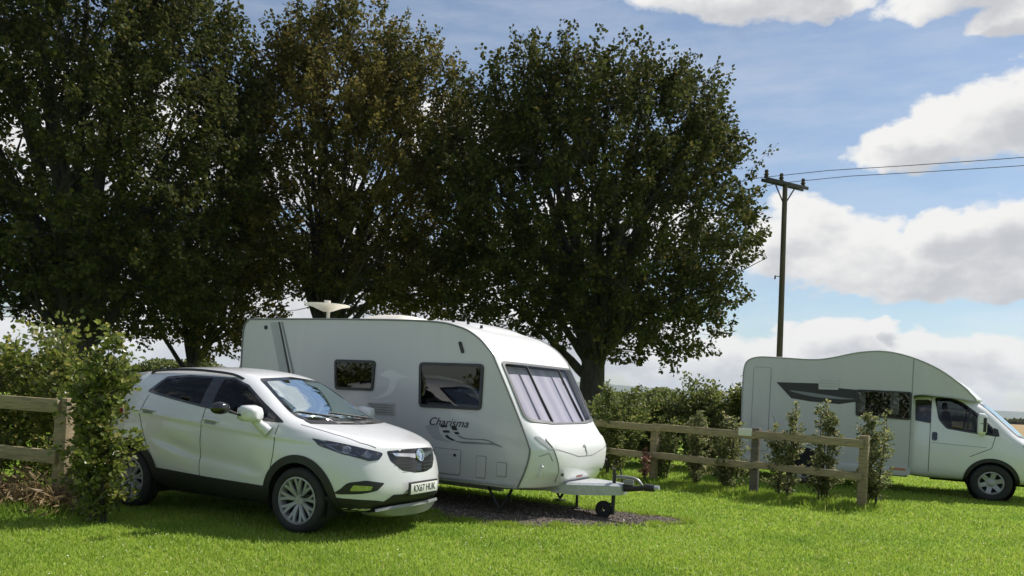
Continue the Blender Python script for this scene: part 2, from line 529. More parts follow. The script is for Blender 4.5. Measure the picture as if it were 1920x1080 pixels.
    wsi = rpoly([(-.60, 1.195), (0, 1.185), (.60, 1.195), (.53, 1.43), (.475, 1.56), (0, 1.595), (-.475, 1.56), (-.53, 1.43)], [.04, .4, .04, .3, .06, .4, .06, .3], 4)
    def arch(cx, cz, r_): return (C[:, 0] - cx) ** 2 + (C[:, 2] - cz) ** 2 < r_ * r_
    side_face = (np.abs(CN[:, 1]) > .25) & (np.abs(C[:, 1]) > .45)
    hole = side_face & (inpoly(xz, inset(g_front, -.008)) | inpoly(xz, inset(g_rear, -.008)))
    front_up = (CN[:, 0] > .2) & (C[:, 0] < -.1)
    hole |= front_up & inpoly(yz, inset(wsi, -.008))
    rwin = rpoly([(-.5, 1.24), (.5, 1.24), (.42, 1.50), (-.42, 1.50)], .05)
    hole |= (CN[:, 0] < -.3) & (C[:, 0] < -2.9) & inpoly(yz, inset(rwin, -.008))
    low = (np.abs(C[:, 1]) > .5) & (C[:, 2] < .95)
    wheel_cut = low & (arch(0, .345, .405) | arch(-2.555, .345, .405))
    gone = hole | wheel_cut
    fd = rpoly([(-.40, .46), (-.33, .8), (-.33, 1.14), (-1.0, 1.2), (-1.40, 1.245), (-1.40, .46)], .03)
    rd = rpoly([(-1.41, .46), (-1.41, 1.25), (-2.36, 1.36), (-2.42, 1.1), (-2.25, .75), (-2.09, .52)], .04)
    m_fd = side_face & inpoly(xz, fd) & ~gone; m_rd = side_face & inpoly(xz, rd) & ~gone
    bon = (C[:, 0] > -.1) & (C[:, 2] > .93) & (CN[:, 2] > .6) & ~gone
    m_bon = bon & (np.abs(C[:, 1]) < np.interp(C[:, 0], [-.1, .3, .7, 1], [.74, .70, .55, .5]))
    rest = ~(gone | m_fd | m_rd | m_bon)
    submesh('body', V, F, rest, M['car_paint'], root)
    submesh('bonnet', V, F, m_bon, M['car_paint'], root)
    doors = {}
    for sg, ax in ((-1, 'R'), (1, 'L')):
        sm = C[:, 1] * sg > 0
        doors['f', ax] = submesh('front_door', V, F, m_fd & sm, M['car_paint'], root)
        doors['r', ax] = submesh('rear_door', V, F, m_rd & sm, M['car_paint'], root)
    # dark cabin lining, just inside the skin
    lin = (C[:, 2] > .45) & (C[:, 0] < .05) & (C[:, 0] > -3.1) & ~hole
    o = submesh('cabin_lining', V, F, lin & ~wheel_cut, M['interior'], root, N, .03)
    for sg, ax in ((-1, 'R'), (1, 'L')):
        sk.patch('window_trim', M['gloss_black'], root, ax, dlo, [g_front, g_rear], .05, .005)
        sk.patch('side_window', M['car_glass'], doors['f', ax], ax, g_front, (), .06, .0045)
        sk.patch('side_window', M['privacy_glass'], doors['r', ax], ax, g_rear, (), .06, .0045)
        # cladding: arches and sill
        for cx in (0, -2.555):
            out = []; inn = []
            for k in range(41):
                a = R(-14) + (PI + R(28)) * k / 40
                out.append((cx + .475 * math.cos(a), .345 + .475 * math.sin(a)))
                inn.append((cx + .393 * math.cos(a), .345 + .393 * math.sin(a)))
            ring = out + inn[::-1]
            sk.patch('arch_cladding', M['black_plastic'], root, ax, ring, (), .05, .012, .012)
        sk.patch('sill_cladding', M['black_plastic'], root, ax, [(-2.14, .30), (-.43, .27), (-.44, .455), (-1.3, .475), (-2.10, .51)], (), .06, .014, .016)
        # door gaps
        for ln, pr in (([(-1.405, .48), (-1.405, 1.235)], 'f'), ([(-.40, .48), (-.335, .8), (-.33, 1.11)], 'f'), ([(-2.09, .52), (-2.25, .75), (-2.42, 1.1), (-2.38, 1.33)], 'r')):
            sk.strip('door_gap', M['seam'], root, ax, dense(ln), .009, .002)
        for cx, cz, pr in ((-1.27, 1.085, 'f'), (-2.28, 1.145, 'r')):
            sk.patch('handle_recess', M['seam_soft'], doors[pr, ax], ax, rpoly([(cx - .085, cz - .022), (cx + .085, cz - .03), (cx + .085, cz + .015), (cx - .085, cz + .022)], .018), (), .04, .002)
            p0 = sk.cast((cx - .1, cz + .018), ax, .022)[0]; p1 = sk.cast((cx, cz + .014), ax, .034)[0]; p2 = sk.cast((cx + .1, cz + .008), ax, .022)[0]
            pe0 = sk.cast((cx - .115, cz + .018), ax, -.005)[0]; pe1 = sk.cast((cx + .115, cz + .008), ax, -.005)[0]
            b = MB(); b.tube(catmull([pe0, p0, p1, p2, pe1], 4), .011, 8); b.build('handle', M['car_paint'], doors[pr, ax])
        # swage line low on the doors
    for sg in (-1, 1): sk.strip('bonnet_gap', M['seam'], root, 'T', dense([(-.10, sg * .745), (.3, sg * .705), (.58, sg * .62), (.72, sg * .53)]), .008, .002)
    # windscreen
    sk.patch('windscreen_surround', M['gloss_black'], root, 'F', ws, [wsi], .05, .004)
    wsg = sk.patch('windscreen', M['screen_glass'], root, 'F', wsi, (), .06, .0035)
    sk.patch('rear_window', M['privacy_glass'], root, 'B', rwin, (), .06, .004)
    b = MB()
    for (a, c) in (((-.05, .46, 1.175), (-.20, -.12, 1.235)), ((-.06, -.10, 1.185), (-.21, -.58, 1.245))):
        p, q = sk.cast((a[1], a[2]), 'F', .012)[0], sk.cast((c[1], c[2]), 'F', .014)[0]
        b.tube([p, p.lerp(q, .5), q], [.012, .010, .006], 6)
    b.build('wiper', M['black_plastic'], root)
    sk.patch('scuttle_panel', M['black_plastic'], root, 'F', [(-.66, 1.135), (0, 1.128), (.66, 1.135), (.64, 1.166), (0, 1.156), (-.64, 1.166)], (), .05, .005)
    # headlights
    for sg in (-1, 1):
        ax = 'F'
        hl = rpoly([(sg * .475, .88), (sg * .63, .925), (sg * .755, .97), (sg * .838, 1.0), (sg * .85, .93), (sg * .80, .865), (sg * .64, .80), (sg * .54, .815)], [.02, .2, .2, .005, .06, .08, .08, .05], 4)
        h0 = sk.patch('headlight', M['lamp_dark'], root, ax, hl, (), .03, .003)
        sk.patch('lens_cover', M['lamp_glass'], h0, ax, inset(hl, .006), (), .04, .011, .007)
        for yy, zz, rr in ((.755, .905, .042), (.635, .862, .035)):
            p, n = sk.cast((sg * yy, zz), 'F', .0)
            ring = MB(); q = n.to_track_quat('Z', 'Y').to_matrix().to_4x4()
            ring.revolve([(0, .004), (rr * .7, .006), (rr, .009), (rr * 1.1, .004)], (0, 0, 0), 'Z', 20)
            ring.v = [tuple(p + (q @ Vector(v))) for v in ring.v]
            ring.build('lamp_reflector', M['lens'], h0)
        drl = [(sg * .77, .955), (sg * .825, .945), (sg * .80, .885), (sg * .72, .85)]
        sk.strip('daytime_lamp', M['chrome'], h0, ax, dense(drl, .02), .012, .006)
        # fog lamp pocket
        fg = rpoly([(sg * .84, .455), (sg * .805, .585), (sg * .70, .61), (sg * .52, .58), (sg * .60, .505), (sg * .72, .475)], [.02, .05, .05, .01, .05, .05])
        f0 = sk.patch('fog_lamp', M['black_plastic'], root, ax, fg, (), .03, .004, .004)
        sk.patch('fog_lens', M['yellow_lamp'], f0, ax, rpoly([(sg * .79, .50), (sg * .775, .56), (sg * .64, .55), (sg * .66, .51)], .012), (), .03, .008, .004)
        # rear lamp
        sk.patch('tail_light', pm_cache('tail_lamp_red', (.25, .01, .01), .15), root, 'R' if sg < 0 else 'L', rpoly([(-2.75, 1.16), (-2.75, 1.06), (-3.12, .98), (-3.16, 1.12)], .03), (), .04, .005, .005)
    # grille
    gr = rpoly([(-.44, .90), (-.2, .918), (0, .922), (.2, .918), (.44, .90), (.425, .80), (.30, .70), (.12, .668), (0, .664), (-.12, .668), (-.30, .70), (-.425, .80)], [.02, .2, .2, .2, .02, .08, .1, .1, .1, .1, .1, .08], 4)
    g0 = sk.patch('grille', M['gloss_black'], root, 'F', gr, (), .04, .002)
    vs = []; fs = []
    for k, zz in enumerate((.70, .735, .77, .875)):
        w = np.interp(zz, [.664, .7, .8, .9], [.1, .28, .41, .42])
        a, b_ = sk.strip(None, None, None, 'F', dense([(-w, zz), (w, zz)], .04), .010, .009)
        fs += [tuple(i + len(vs) for i in f) for f in b_]; vs += a
    mk('grille_bar', vs, fs, M['black_plastic'], g0)
    rim_o = gr; rim_i = inset(gr, .012)
    for sg in (-1, 1):
        wing = rpoly([(sg * .08, .865), (sg * .40, .878), (sg * .36, .845), (sg * .20, .835), (sg * .09, .815)], .01)
        sk.patch('chrome_wing', M['chrome'], g0, 'F', wing, (), .03, .016, .014)
    # round badge with a stylised winged emblem
    p, n = sk.cast((0, .845), 'F', 0); q = n.to_track_quat('Z', 'Y').to_matrix().to_4x4()
    bd = MB(); bd.revolve([(.052, .016), (.058, .024), (.066, .024), (.070, .010)], (0, 0, 0), 'Z', 28)
    bd.revolve([(0, .012), (.054, .012)], (0, 0, 0), 'Z', 28)
    gf = [(-.045, .0), (-.03, .028), (-.008, .018), (.012, .04), (.03, .02), (.048, .012), (.02, .0), (.03, -.03), (.008, -.018), (-.012, -.042), (-.02, -.012)]
    bd.add([(a, b_, .02) for a, b_ in gf], [tuple(range(len(gf)))])
    bd.v = [tuple(p + (q @ Vector(v))) for v in bd.v]
    bd.build('badge', M['chrome'], g0)
    # lower intake and skid plate
    sk.patch('lower_intake', M['black_plastic'], root, 'F', rpoly([(-.52, .385), (-.42, .455), (.42, .455), (.52, .385), (.50, .335), (-.50, .335)], .02), (), .04, .004)
    b = MB()
    prof = []
    ys = np.linspace(-.60, .60, 25)
    for y in ys:
        xx = sk.cast((y, .40), 'F', 0)[0].x
        e = abs(y) / .60
        zt = .345 - .03 * e ** 3; zl = .215 + .065 * e ** 3
        for dx, zz in ((-.004, zt), (.006, zt - .03), (-.03, zl), (-.16, zl - .03), (-.16, zt)):
            prof.append((xx + dx - .0, y, zz))
    fs = []
    for i in range(len(ys) - 1):
        for j in range(4): fs.append((i * 5 + j, i * 5 + j + 1, i * 5 + 6 + j, i * 5 + 5 + j))
    b.add(prof, fs); b.build('skid_plate', M['silver'], root)
    # dark lower skirt of the bumper
    sk.patch('bumper_skirt', M['black_plastic'], root, 'F', [(-.83, .30), (-.50, .265), (.50, .265), (.83, .30), (.86, .425), (.6, .405), (.50, .385), (.5, .336), (-.5, .336), (-.50, .385), (-.6, .405), (-.86, .425)], (), .04, .005, .005)
    # number plate
    p, n = sk.cast((0, .51), 'F', 0)
    pc = Vector((p.x + .028, 0, .505))
    b = MB(); b.box((pc.x - .014, 0, pc.z), (.02, .56, .15), bev=.008); b.build('plate_mount', M['black_plastic'], root)
    b = MB(); b.box(pc, (.008, .52, .111), bev=.003); pl = b.build('number_plate', M['plate_white'], root)
    M4 = Matrix.Translation((pc.x + .0055, 0, pc.z)) @ Matrix(((0, 0, 1, 0), (1, 0, 0, 0), (0, 1, 0, 0), (0, 0, 0, 1)))
    text_mesh('plate_lettering', 'KX67 HUK', .105, M['black_ink'], pl, M4, xs=.86, bold=.0)
    # roof rails, aerial fin
    for sg in (-1, 1):
        ln = [(-2.62, .56), (-2.5, .565), (-1.9, .585), (-1.3, .60), (-1.08, .60)]
        pts = []
        for i, (x, y) in enumerate(ln):
            p = sk.cast((x, y * sg), 'T', 0)[0]; up = [.0, .03, .036, .03, .0][i]
            pts.append(p + Vector((0, 0, up)))
        b = MB(); b.tube(catmull(pts, 6), .016, 8)
        for x in (-1.9,):
            pass
        b.build('roof_rail', M['gloss_black'], root)
    b = MB(); p = sk.cast((-2.55, 0), 'T', 0)[0]
    b.prism([(-2.66, p.z - .03), (-2.43, p.z - .01), (-2.63, p.z + .07), (-2.67, p.z + .07)], -.02, .02); b.build('aerial_fin', M['gloss_black'], root)
    # spoiler lip
    b = MB(); ys = np.linspace(-.52, .52, 13); vs = []; fs = []
    for y in ys:
        z = 1.635 - .05 * (abs(y) / .52) ** 2
        for dx, dz in ((.12, .012), (-.10, -.005), (-.115, -.03), (.06, -.035)): vs.append((-2.86 + dx, y, z + dz))
    for i in range(12):
        for j in range(4): fs.append((i * 4 + j, i * 4 + (j + 1) % 4, i * 4 + 4 + (j + 1) % 4, i * 4 + 4 + j))
    fs += [(0, 1, 2, 3), (51, 50, 49, 48)]
    b.add(vs, fs); b.build('spoiler', M['car_paint'], root)
    # door mirrors; the near one carries a clip-on towing mirror
    for sg in (-1, 1):
        b = MB()
        cage = []
        for x, hy, hz, cy_, cz_ in ((-.66, .085, .07, 1.0, 1.21), (-.63, .11, .092, 1.0, 1.215), (-.56, .115, .095, 1.0, 1.215), (-.49, .10, .08, .995, 1.21), (-.45, .055, .045, .985, 1.205)):
            rr = rpoly([(-hy, -hz), (hy, -hz * .85), (hy * .9, hz * .9), (-hy, hz)], min(hy, hz) * .7, 4)
            cage.append([(x, sg * (cy_ + a), cz_ + c) for a, c in rr])
        vs = [p for r_ in cage for p in r_]; n = len(cage[0]); fs = []
        for i in range(len(cage) - 1):
            for j in range(n): fs.append((i * n + j, i * n + (j + 1) % n, i * n + n + (j + 1) % n, i * n + n + j))
        fs += [tuple(range(n)), tuple(range((len(cage) - 1) * n, len(cage) * n))]
        b.add(vs, fs)
        b.tube(catmull([(-.56, sg * .93, 1.15), (-.50, sg * .91, 1.09), (-.44, sg * .86, 1.03)], 4), [.05, .05, .05, .05, .05, .06, .06, .06, .07], 10)
        mo = b.build('door_mirror', M['car_paint'], root, auto=50)
        b = MB(); b.prism([(sg * (1.0 + a), 1.212 + c) for a, c in rpoly([(-.08, -.065), (.085, -.06), (.08, .065), (-.08, .068)], .03)], -.664, -.668, 'X'); b.build('mirror_glass', M['chrome'], mo)
    o = make_tow_mirror(root)
    # cabin
    for sg in (-1, 1):
        for x0, nm in ((-1.15, 'front_seat'), (-2.0, 'rear_seat')):
            b = MB()
            b.box((x0 + .12, sg * .36, .62), (.5, .5, .2), bev=.06)
            b.box((x0 - .16, sg * .36, .95), (.16, .48, .62), Matrix.Rotation(R(-12), 3, 'Y'), bev=.07)
            b.box((x0 - .25, sg * .36, 1.36), (.09, .25, .17), Matrix.Rotation(R(-8), 3, 'Y'), bev=.04)
            b.tube([(x0 - .22, sg * .36 - .06, 1.2), (x0 - .24, sg * .36 - .06, 1.32)], .008, 6)
            b.tube([(x0 - .22, sg * .36 + .06, 1.2), (x0 - .24, sg * .36 + .06, 1.32)], .008, 6)
            b.build(nm, M['seat'], root)
    b = MB()
    b.prism([(-.62, .80), (-.62, 1.08), (-.50, 1.14), (-.25, 1.13), (-.1, 1.05), (-.1, .8)], -.74, .74); b.build('dashboard', M['interior'], root)
    b = MB(); tor = []
    for k in range(24):
        a = 2 * PI * k / 24; v = Matrix.Rotation(R(-25), 3, 'Y') @ Vector((0, .18 * math.cos(a), .18 * math.sin(a))); tor.append(Vector((-.74, -.36, 1.05)) + v)
    b.tube(tor + [tor[0]], .015, 8, cap=False); b.build('steering_wheel', M['black_plastic'], root)
    # underbody and wheel wells
    b = MB(); b.box((-1.28, 0, .30), (1.75, 1.36, .14)); b.box((-1.28, 0, .42), (3.6, 1.1, .18)); b.build('underbody', M['dark_liner'], root)
    for cx in (0, -2.555):
        for sg in (-1, 1):
            vs = []; fs = []; n = 24
            for k in range(n + 1):
                a = R(-20) + (PI + R(40)) * k / n
                for yy in (.86, .52): vs.append((cx + .402 * math.cos(a), sg * yy, .345 + .402 * math.sin(a)))
            for k in range(n): fs.append((2 * k, 2 * k + 1, 2 * k + 3, 2 * k + 2))
            fs.append(tuple(range(1, 2 * n + 2, 2)))
            b = MB(); b.add(vs, fs); b.build('wheel_liner', M['dark_liner'], root)
    for cx in (0, -2.555):
        for sg in (-1, 1): make_wheel(root, (cx, sg * .775, .345), sg, .345, .243, .215, 10 if False else 9, 'multi')
    return root

_pc = {}
def pm_cache(n, c, r_):
    if n not in _pc: _pc[n] = pm(n, c, r_, var=.1, vs=20)
    return _pc[n]

def make_tow_mirror(root):
    t = thing_part('towing_mirror', root)
    c = Vector(TOW_C)
    b = MB(); vs = []; fs = []; rings = []
    for x, k in ((-.045, .80), (-.04, .97), (-.01, 1.0), (.03, .9), (.055, .6), (.065, .25)):
        rings.append([(c.x + x, c.y + .108 * k * math.cos(a), c.z + .066 * k * math.sin(a)) for a in [2 * PI * j / 24 for j in range(24)]])
    vs = [p for r_ in rings for p in r_]
    for i in range(len(rings) - 1):
        for j in range(24): fs.append((i * 24 + j, i * 24 + (j + 1) % 24, i * 24 + 24 + (j + 1) % 24, i * 24 + 24 + j))
    fs += [tuple(range(24)), tuple(range(5 * 24, 6 * 24))]
    b.add(vs, fs); b.build('mirror_shell', M['gloss_black'], t, auto=50)
    b = MB(); b.tube([c + Vector((0, .09, -.02)), Vector((-.60, -1.12, 1.2)), Vector((-.60, -1.0, 1.17))], .012, 8); b.build('mirror_arm', M['black_plastic'], t)
    return t
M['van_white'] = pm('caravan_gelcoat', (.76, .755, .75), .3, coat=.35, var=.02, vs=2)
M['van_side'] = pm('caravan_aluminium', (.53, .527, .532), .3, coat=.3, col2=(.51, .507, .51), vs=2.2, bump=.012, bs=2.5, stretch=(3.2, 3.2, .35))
M['van_grey'] = pm('awning_rail', (.16, .17, .17), .5, var=.15)
M['decal_black'] = pm('decal_black', (.02, .021, .023), .4, var=.1)
M['decal_grey'] = pm('decal_grey', (.20, .21, .225), .4, var=.08)
M['decal_mid'] = pm('decal_mid_grey', (.36, .37, .38), .4, var=.06)
M['decal_pale'] = pm('decal_pale', (.62, .63, .63), .4, var=.03)
M['vent'] = pm('vent_plastic', (.40, .38, .35), .6, var=.1)
M['joint'] = pm('panel_joint_grey', (.28, .29, .29), .6, var=.1)
M['van_glass'] = glass('van_window', (.36, .36, .37), .0)
M['front_pane'] = glass('van_front_pane', (.88, .87, .91), -.06, gloss=(.75, .72, .74))
M['rubber_seal'] = pm('window_seal', (.03, .03, .032), .5, var=.1)
M['grey_seal'] = pm('window_frame_grey', (.10, .10, .105), .4, var=.1)
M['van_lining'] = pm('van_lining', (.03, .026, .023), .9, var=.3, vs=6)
M['cream'] = pm('cream_plastic', (.74, .70, .60), .45, var=.05)
M['galv'] = pm('galvanised_steel', (.50, .52, .53), .45, metal=.5, var=.12, vs=18)
M['black_metal'] = pm('black_metal', (.02, .02, .02), .5, var=.2)
M['red_lens'] = pm('marker_red', (.3, .02, .02), .2, var=.1)

def fabric(name, c1, c2, scale):
    m, n, l, b = nodes(name)
    tc = n.new('ShaderNodeTexCoord'); wv = n.new('ShaderNodeTexWave'); wv.bands_direction = 'Y'; wv.inputs['Scale'].default_value = scale; wv.inputs['Distortion'].default_value = 3
    cr = n.new('ShaderNodeValToRGB'); cr.color_ramp.elements[0].color = (*c1, 1); cr.color_ramp.elements[1].color = (*c2, 1)  # wave bands put the light and shade of folds into the cloth colour
    l.new(tc.outputs['Object'], wv.inputs['Vector']); l.new(wv.outputs['Fac'], cr.inputs['Fac']); l.new(cr.outputs['Color'], b.inputs['Base Color']); b.inputs['Roughness'].default_value = .9
    return m
M['blind'] = fabric('blind_cloth', (.36, .355, .41), (.48, .47, .505), 1.1)
M['curtain'] = fabric('curtain_cloth', (.62, .61, .62), (.80, .79, .78), 6)

def wrap(outline, hw, bulge, cols, power):
    """a strip that follows a side outline and spans the width; returns verts, faces, side outlines"""
    V = []; F = []
    nc = len(cols)
    for i, (x, z) in enumerate(outline):
        w = hw(x, z); bx, bz = bulge(i, x, z)
        for f in cols:
            k = 1 - abs(f) ** power
            V.append((x + bx * k, f * w, z + bz * k))
    n = len(outline)
    for i in range(n):
        i2 = (i + 1) % n
        for j in range(nc - 1):
            F.append((i * nc + j, i * nc + j + 1, i2 * nc + j + 1, i2 * nc + j))
    return V, F

def loop_strip(poly, w):
    """closed outline -> ring polygon pair"""
    return poly, inset(poly, w)

def build_caravan():
    root = thing('touring_caravan', 'white touring caravan with grey wave graphics and jockey wheel down', 'caravan', (.605, 10.555, 0), -.54)
    W = 1.05
    key = [(.07, .385), (.165, .60), (.222, .82), (.19, .97), (-.03, 1.40), (-.33, 1.945), (-.42, 2.08), (-.64, 2.27), (-.94, 2.40), (-1.47, 2.475), (-3.02, 2.51), (-4.82, 2.52), (-4.98, 2.50), (-5.07, 2.42), (-5.10, 2.2), (-5.11, 1.5), (-5.10, .6), (-5.06, .385)]
    out = catmull(key, 6)
    under = [(x, .375) for x in np.linspace(-4.9, -.05, 14)]
    outline = out + under
    nout = len(out)
    def bl(i, x, z):
        if i >= nout: return (0, 0)
        if x < -.9: return ((-.05 if x < -5.0 else 0), .035 * (1 if x > -5 else 0))
        bx = np.interp(z, [.38, .6, .82, .97, 1.1, 1.22, 1.45, 1.95, 2.1, 2.3, 2.41], [.25, .30, .245, .225, .175, .12, .10, .075, .07, .04, .0])
        bz = np.interp(z, [.38, .5, 2.1, 2.27, 2.41], [.0, .0, .0, .02, .035])
        return (bx, bz)
    cols = sorted({-1, -.985, -.96, -.92, -.86, -.78, -.68, -.56, -.42, -.28, -.14, 0, .14, .28, .42, .56, .68, .78, .86, .92, .96, .985, 1})
    V, F = wrap(outline, lambda x, z: W, bl, cols, 6)
    sk0V = np.array(V)
    V, F = subdivide(V, F, 1)
    N = vnormals(V, F)
    C = np.array([V[f].mean(0) for f in F]); CN = np.array([N[f].mean(0) for f in F])
    if CN[C[:, 0].argmax()][0] < 0: F = [f[::-1] for f in F]; N = -N; CN = -CN
    V, F2 = V, F
    # finer skin for window openings
    for _ in range(2):
        V, F2 = subdivide_flat(V, F2)
    N = vnormals(V, F2); C = np.array([V[f].mean(0) for f in F2]); CN = np.array([N[f].mean(0) for f in F2])
    sk = Skin(V, F2)
    def pane(y0, y1, zb0, zb1, zt=1.935):
        return [(y0, zb0), (y1, zb1), (y1 * .99, zt), (y0 * .99, zt)]
    panes = [rpoly(pane(-.955, -.475, 1.255, 1.215), [.10, .02, .02, .06], 5), rpoly(pane(-.435, .435, 1.205, 1.205), .02, 4), rpoly(pane(.475, .955, 1.215, 1.255), [.02, .10, .06, .02], 5)]
    frame = rpoly([(-.99, 1.22), (-.5, 1.185), (.5, 1.185), (.99, 1.22), (.975, 1.965), (-.975, 1.965)], [.12, .3, .3, .12, .06, .06], 5)
    yz = C[:, [1, 2]]
    fr = CN[:, 0] > .3
    hole = np.zeros(len(F2), bool)
    for p in panes: hole |= fr & inpoly(yz, inset(p, -.006))
    roof = (CN[:, 2] > .5) & (C[:, 2] > 1.97) & ~hole
    fpan = fr & ~hole & ~roof & (C[:, 0] > -1)
    rest = ~(hole | roof | fpan)
    submesh('body', V, F2, rest, M['van_white'], root)
    submesh('roof', V, F2, roof, M['van_white'], root)
    submesh('front_panel', V, F2, fpan, M['van_white'], root)
    # side walls
    wins = {'R': [rpoly([(-1.55, 1.92), (-.51, 1.92), (-.515, 1.325), (-1.52, 1.315)], .07, 5), rpoly([(-3.1, 1.925), (-2.32, 1.925), (-2.34, 1.495), (-3.06, 1.49)], .06, 5)],
            'L': [rpoly([(-1.55, 1.92), (-.51, 1.92), (-.515, 1.325), (-1.52, 1.315)], .07, 5), rpoly([(-4.6, 1.9), (-3.7, 1.9), (-3.7, 1.35), (-4.6, 1.35)], .06, 5)]}
    for sg, ax in ((-1, 'R'), (1, 'L')):
        hl = [inset(w, .03) for w in wins[ax]]
        VV, TT = fill2d(outline, hl, .25)
        vs = [(p[0], sg * W, p[1]) for p in VV]
        fs = [list(t) for t in TT]
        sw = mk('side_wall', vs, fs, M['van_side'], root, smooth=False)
        bm = bmesh.new(); bm.from_mesh(sw.data)
        for f in bm.faces:
            f.normal_update()
            if f.normal.y * sg < 0: f.normal_flip()
        bm.to_mesh(sw.data); bm.free()
        flat = Skin([(-8, sg * W, -1), (3, sg * W, -1), (3, sg * W, 4), (-8, sg * W, 4)], [(0, 1, 2, 3)])
        for w in wins[ax]:
            f0 = flat.patch('window', M['rubber_seal'], root, ax, w, [inset(w, .04)], .08, .022, .022)
            flat.patch('window_pane', M['van_glass'], f0, ax, inset(w, .038), (), .2, .016)
            mid = inset(w, .07); zt = max(p[1] for p in mid)
        # rail round the outline
        b = MB(); b.tube([(x, sg * (W + .004), z) for x, z in out], .013, 8); b.build('awning_rail', M['van_grey'], root)
        # lower rail
        b = MB(); b.box((-2.5, sg * (W + .006), .415), (5.05, .02, .035), bev=.006); b.build('skirt_rail', M['decal_mid'], root)
        if ax == 'R':
            caravan_graphics(root, flat, ax)
    # lining
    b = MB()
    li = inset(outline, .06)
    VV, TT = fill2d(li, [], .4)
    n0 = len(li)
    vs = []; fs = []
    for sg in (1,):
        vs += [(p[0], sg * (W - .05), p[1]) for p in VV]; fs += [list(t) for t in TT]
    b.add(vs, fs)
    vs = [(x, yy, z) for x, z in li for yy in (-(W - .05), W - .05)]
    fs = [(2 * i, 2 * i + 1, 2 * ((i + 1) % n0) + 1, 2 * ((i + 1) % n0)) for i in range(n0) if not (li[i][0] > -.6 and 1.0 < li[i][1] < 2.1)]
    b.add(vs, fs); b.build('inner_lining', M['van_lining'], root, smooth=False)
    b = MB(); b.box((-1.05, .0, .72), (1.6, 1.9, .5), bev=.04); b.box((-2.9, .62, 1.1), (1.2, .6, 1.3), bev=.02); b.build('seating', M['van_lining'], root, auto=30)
    b = MB(); b.tube(catmull([(-1.58, -W + .12, 1.74), (-1.2, -W + .12, 1.72), (-.85, -W + .12, 1.65), (-.65, -W + .12, 1.5), (-.58, -W + .12, 1.3)], 6), .022, 6); b.build('curved_tube', M['curtain'], root)  # pale curved tube just inside the large side window
    b = MB(); b.box((-1.02, -W + .16, 1.355), (.95, .03, .06)); b.build('window_shelf', M['curtain'], root)
    # front window
    f0 = sk.patch('front_window', M['grey_seal'], root, 'F', frame, panes, .05, .012, .014)
    for p in panes: sk.patch('front_pane', M['front_pane'], f0, 'F', inset(p, -.004), (), .06, .008)
    sk.patch('front_blind', M['blind'], root, 'F', inset(frame, .01), (), .06, -.09)
    for sg in (-1, 1):
        b = MB(); pts = [sk.cast((sg * y, z), 'F', .016)[0] for y, z in ((.458, 1.215), (.455, 1.55), (.452, 1.93))]
        b.tube(pts, .012, 6); b.build('glazing_bar', M['rubber_seal'], f0)
    # white corner posts beside the window are the bodywork; locker lid and styling lines
    lid = rpoly([(-.62, .47), (-.70, .70), (-.80, .92), (-.86, 1.02), (.86, 1.02), (.80, .92), (.70, .70), (.62, .47)], [.05, .1, .1, .08, .08, .1, .1, .05], 4)
    sk.patch('locker_lid', M['van_white'], root, 'F', lid, (), .06, .014, .014)
    vs = []; fs = []
    for ln, w in (([(-.82, .90), (-.2, .78), (.2, .78), (.82, .90)], .008), ):
        a, c = sk.strip(None, None, None, 'F', dense(ln, .05), w, .0165); fs += [tuple(i + len(vs) for i in f) for f in c]; vs += a
    mk('locker_crease', vs, fs, M['joint'], root)
    lo = lid + lid[:1]
    vs, fs = sk.strip(None, None, None, 'F', dense([p for p in lo], .05), .012, .004); mk('locker_gap', vs, fs, M['grey_seal'], root)
    for sg in (-1, 1):
        sk.patch('corner_moulding', M['decal_mid'], root, 'F', rpoly([(sg * .98, 1.05), (sg * .90, 1.035), (sg * .85, .97), (sg * .80, .87), (sg * .86, .90), (sg * .93, .97)], .02), (), .04, .006, .006)
        vs, fs = sk.strip(None, None, None, 'F', dense([(sg * .97, .80), (sg * .86, .84), (sg * .80, .74)], .04), .012, .004)
        mk('panel_crease', vs, fs, M['joint'], root)
        p = sk.cast((sg * .58, .57), 'F', .015)[0]; b = MB(); b.revolve([(0, .012), (.02, .012), (.024, 0)], p, 'X', 16); b.build('locker_catch', M['black_plastic'], root)
    # small emblem: a curled bird-like mark on the lid
    sk.patch('emblem', M['decal_grey'], root, 'F', catmull([(-.05, .90), (.0, .925), (.035, .90), (.03, .86), (.06, .81), (.02, .775), (.03, .82), (-.01, .85), (.005, .885), (-.02, .89)], 3, True), (), .02, .017)
    sk.patch('lid_label', pm_cache('label_red', (.35, .08, .06), .5), root, 'F', rpoly([(-.12, .50), (.06, .50), (.06, .53), (-.12, .53)], .01), (), .03, .0165)
    for sg in (-1, 1):
        pts = [sk.cast((sg * .93, z), 'F', o)[0] for z, o in ((.56, .0), (.57, .04), (.68, .045), (.69, .0))]
        b = MB(); b.tube(pts, .014, 8); b.build('grab_handle', M['black_plastic' if sg > 0 else 'van_white'], root)
    # roof furniture
    def dome(name, x0, x1, y0, y1, z, hgt, mat, dots=0):
        b = MB(); vs = []; fs = []; nx, ny = 12, 8
        for i in range(nx + 1):
            for j in range(ny + 1):
                u, v = i / nx * 2 - 1, j / ny * 2 - 1
                k = (1 - abs(u) ** 4) * (1 - abs(v) ** 4)
                vs.append(((x0 + x1) / 2 + u * (x1 - x0) / 2, (y0 + y1) / 2 + v * (y1 - y0) / 2, z(((x0 + x1) / 2 + u * (x1 - x0) / 2)) + hgt * k ** .6))
        for i in range(nx):
            for j in range(ny):
                a = i * (ny + 1) + j; fs.append((a, a + ny + 1, a + ny + 2, a + 1))
        b.add(vs, fs)
        return b.build(name, mat, root, auto=0)
    zr = lambda x: sk.cast((x, 0), 'T', 0)[0].z
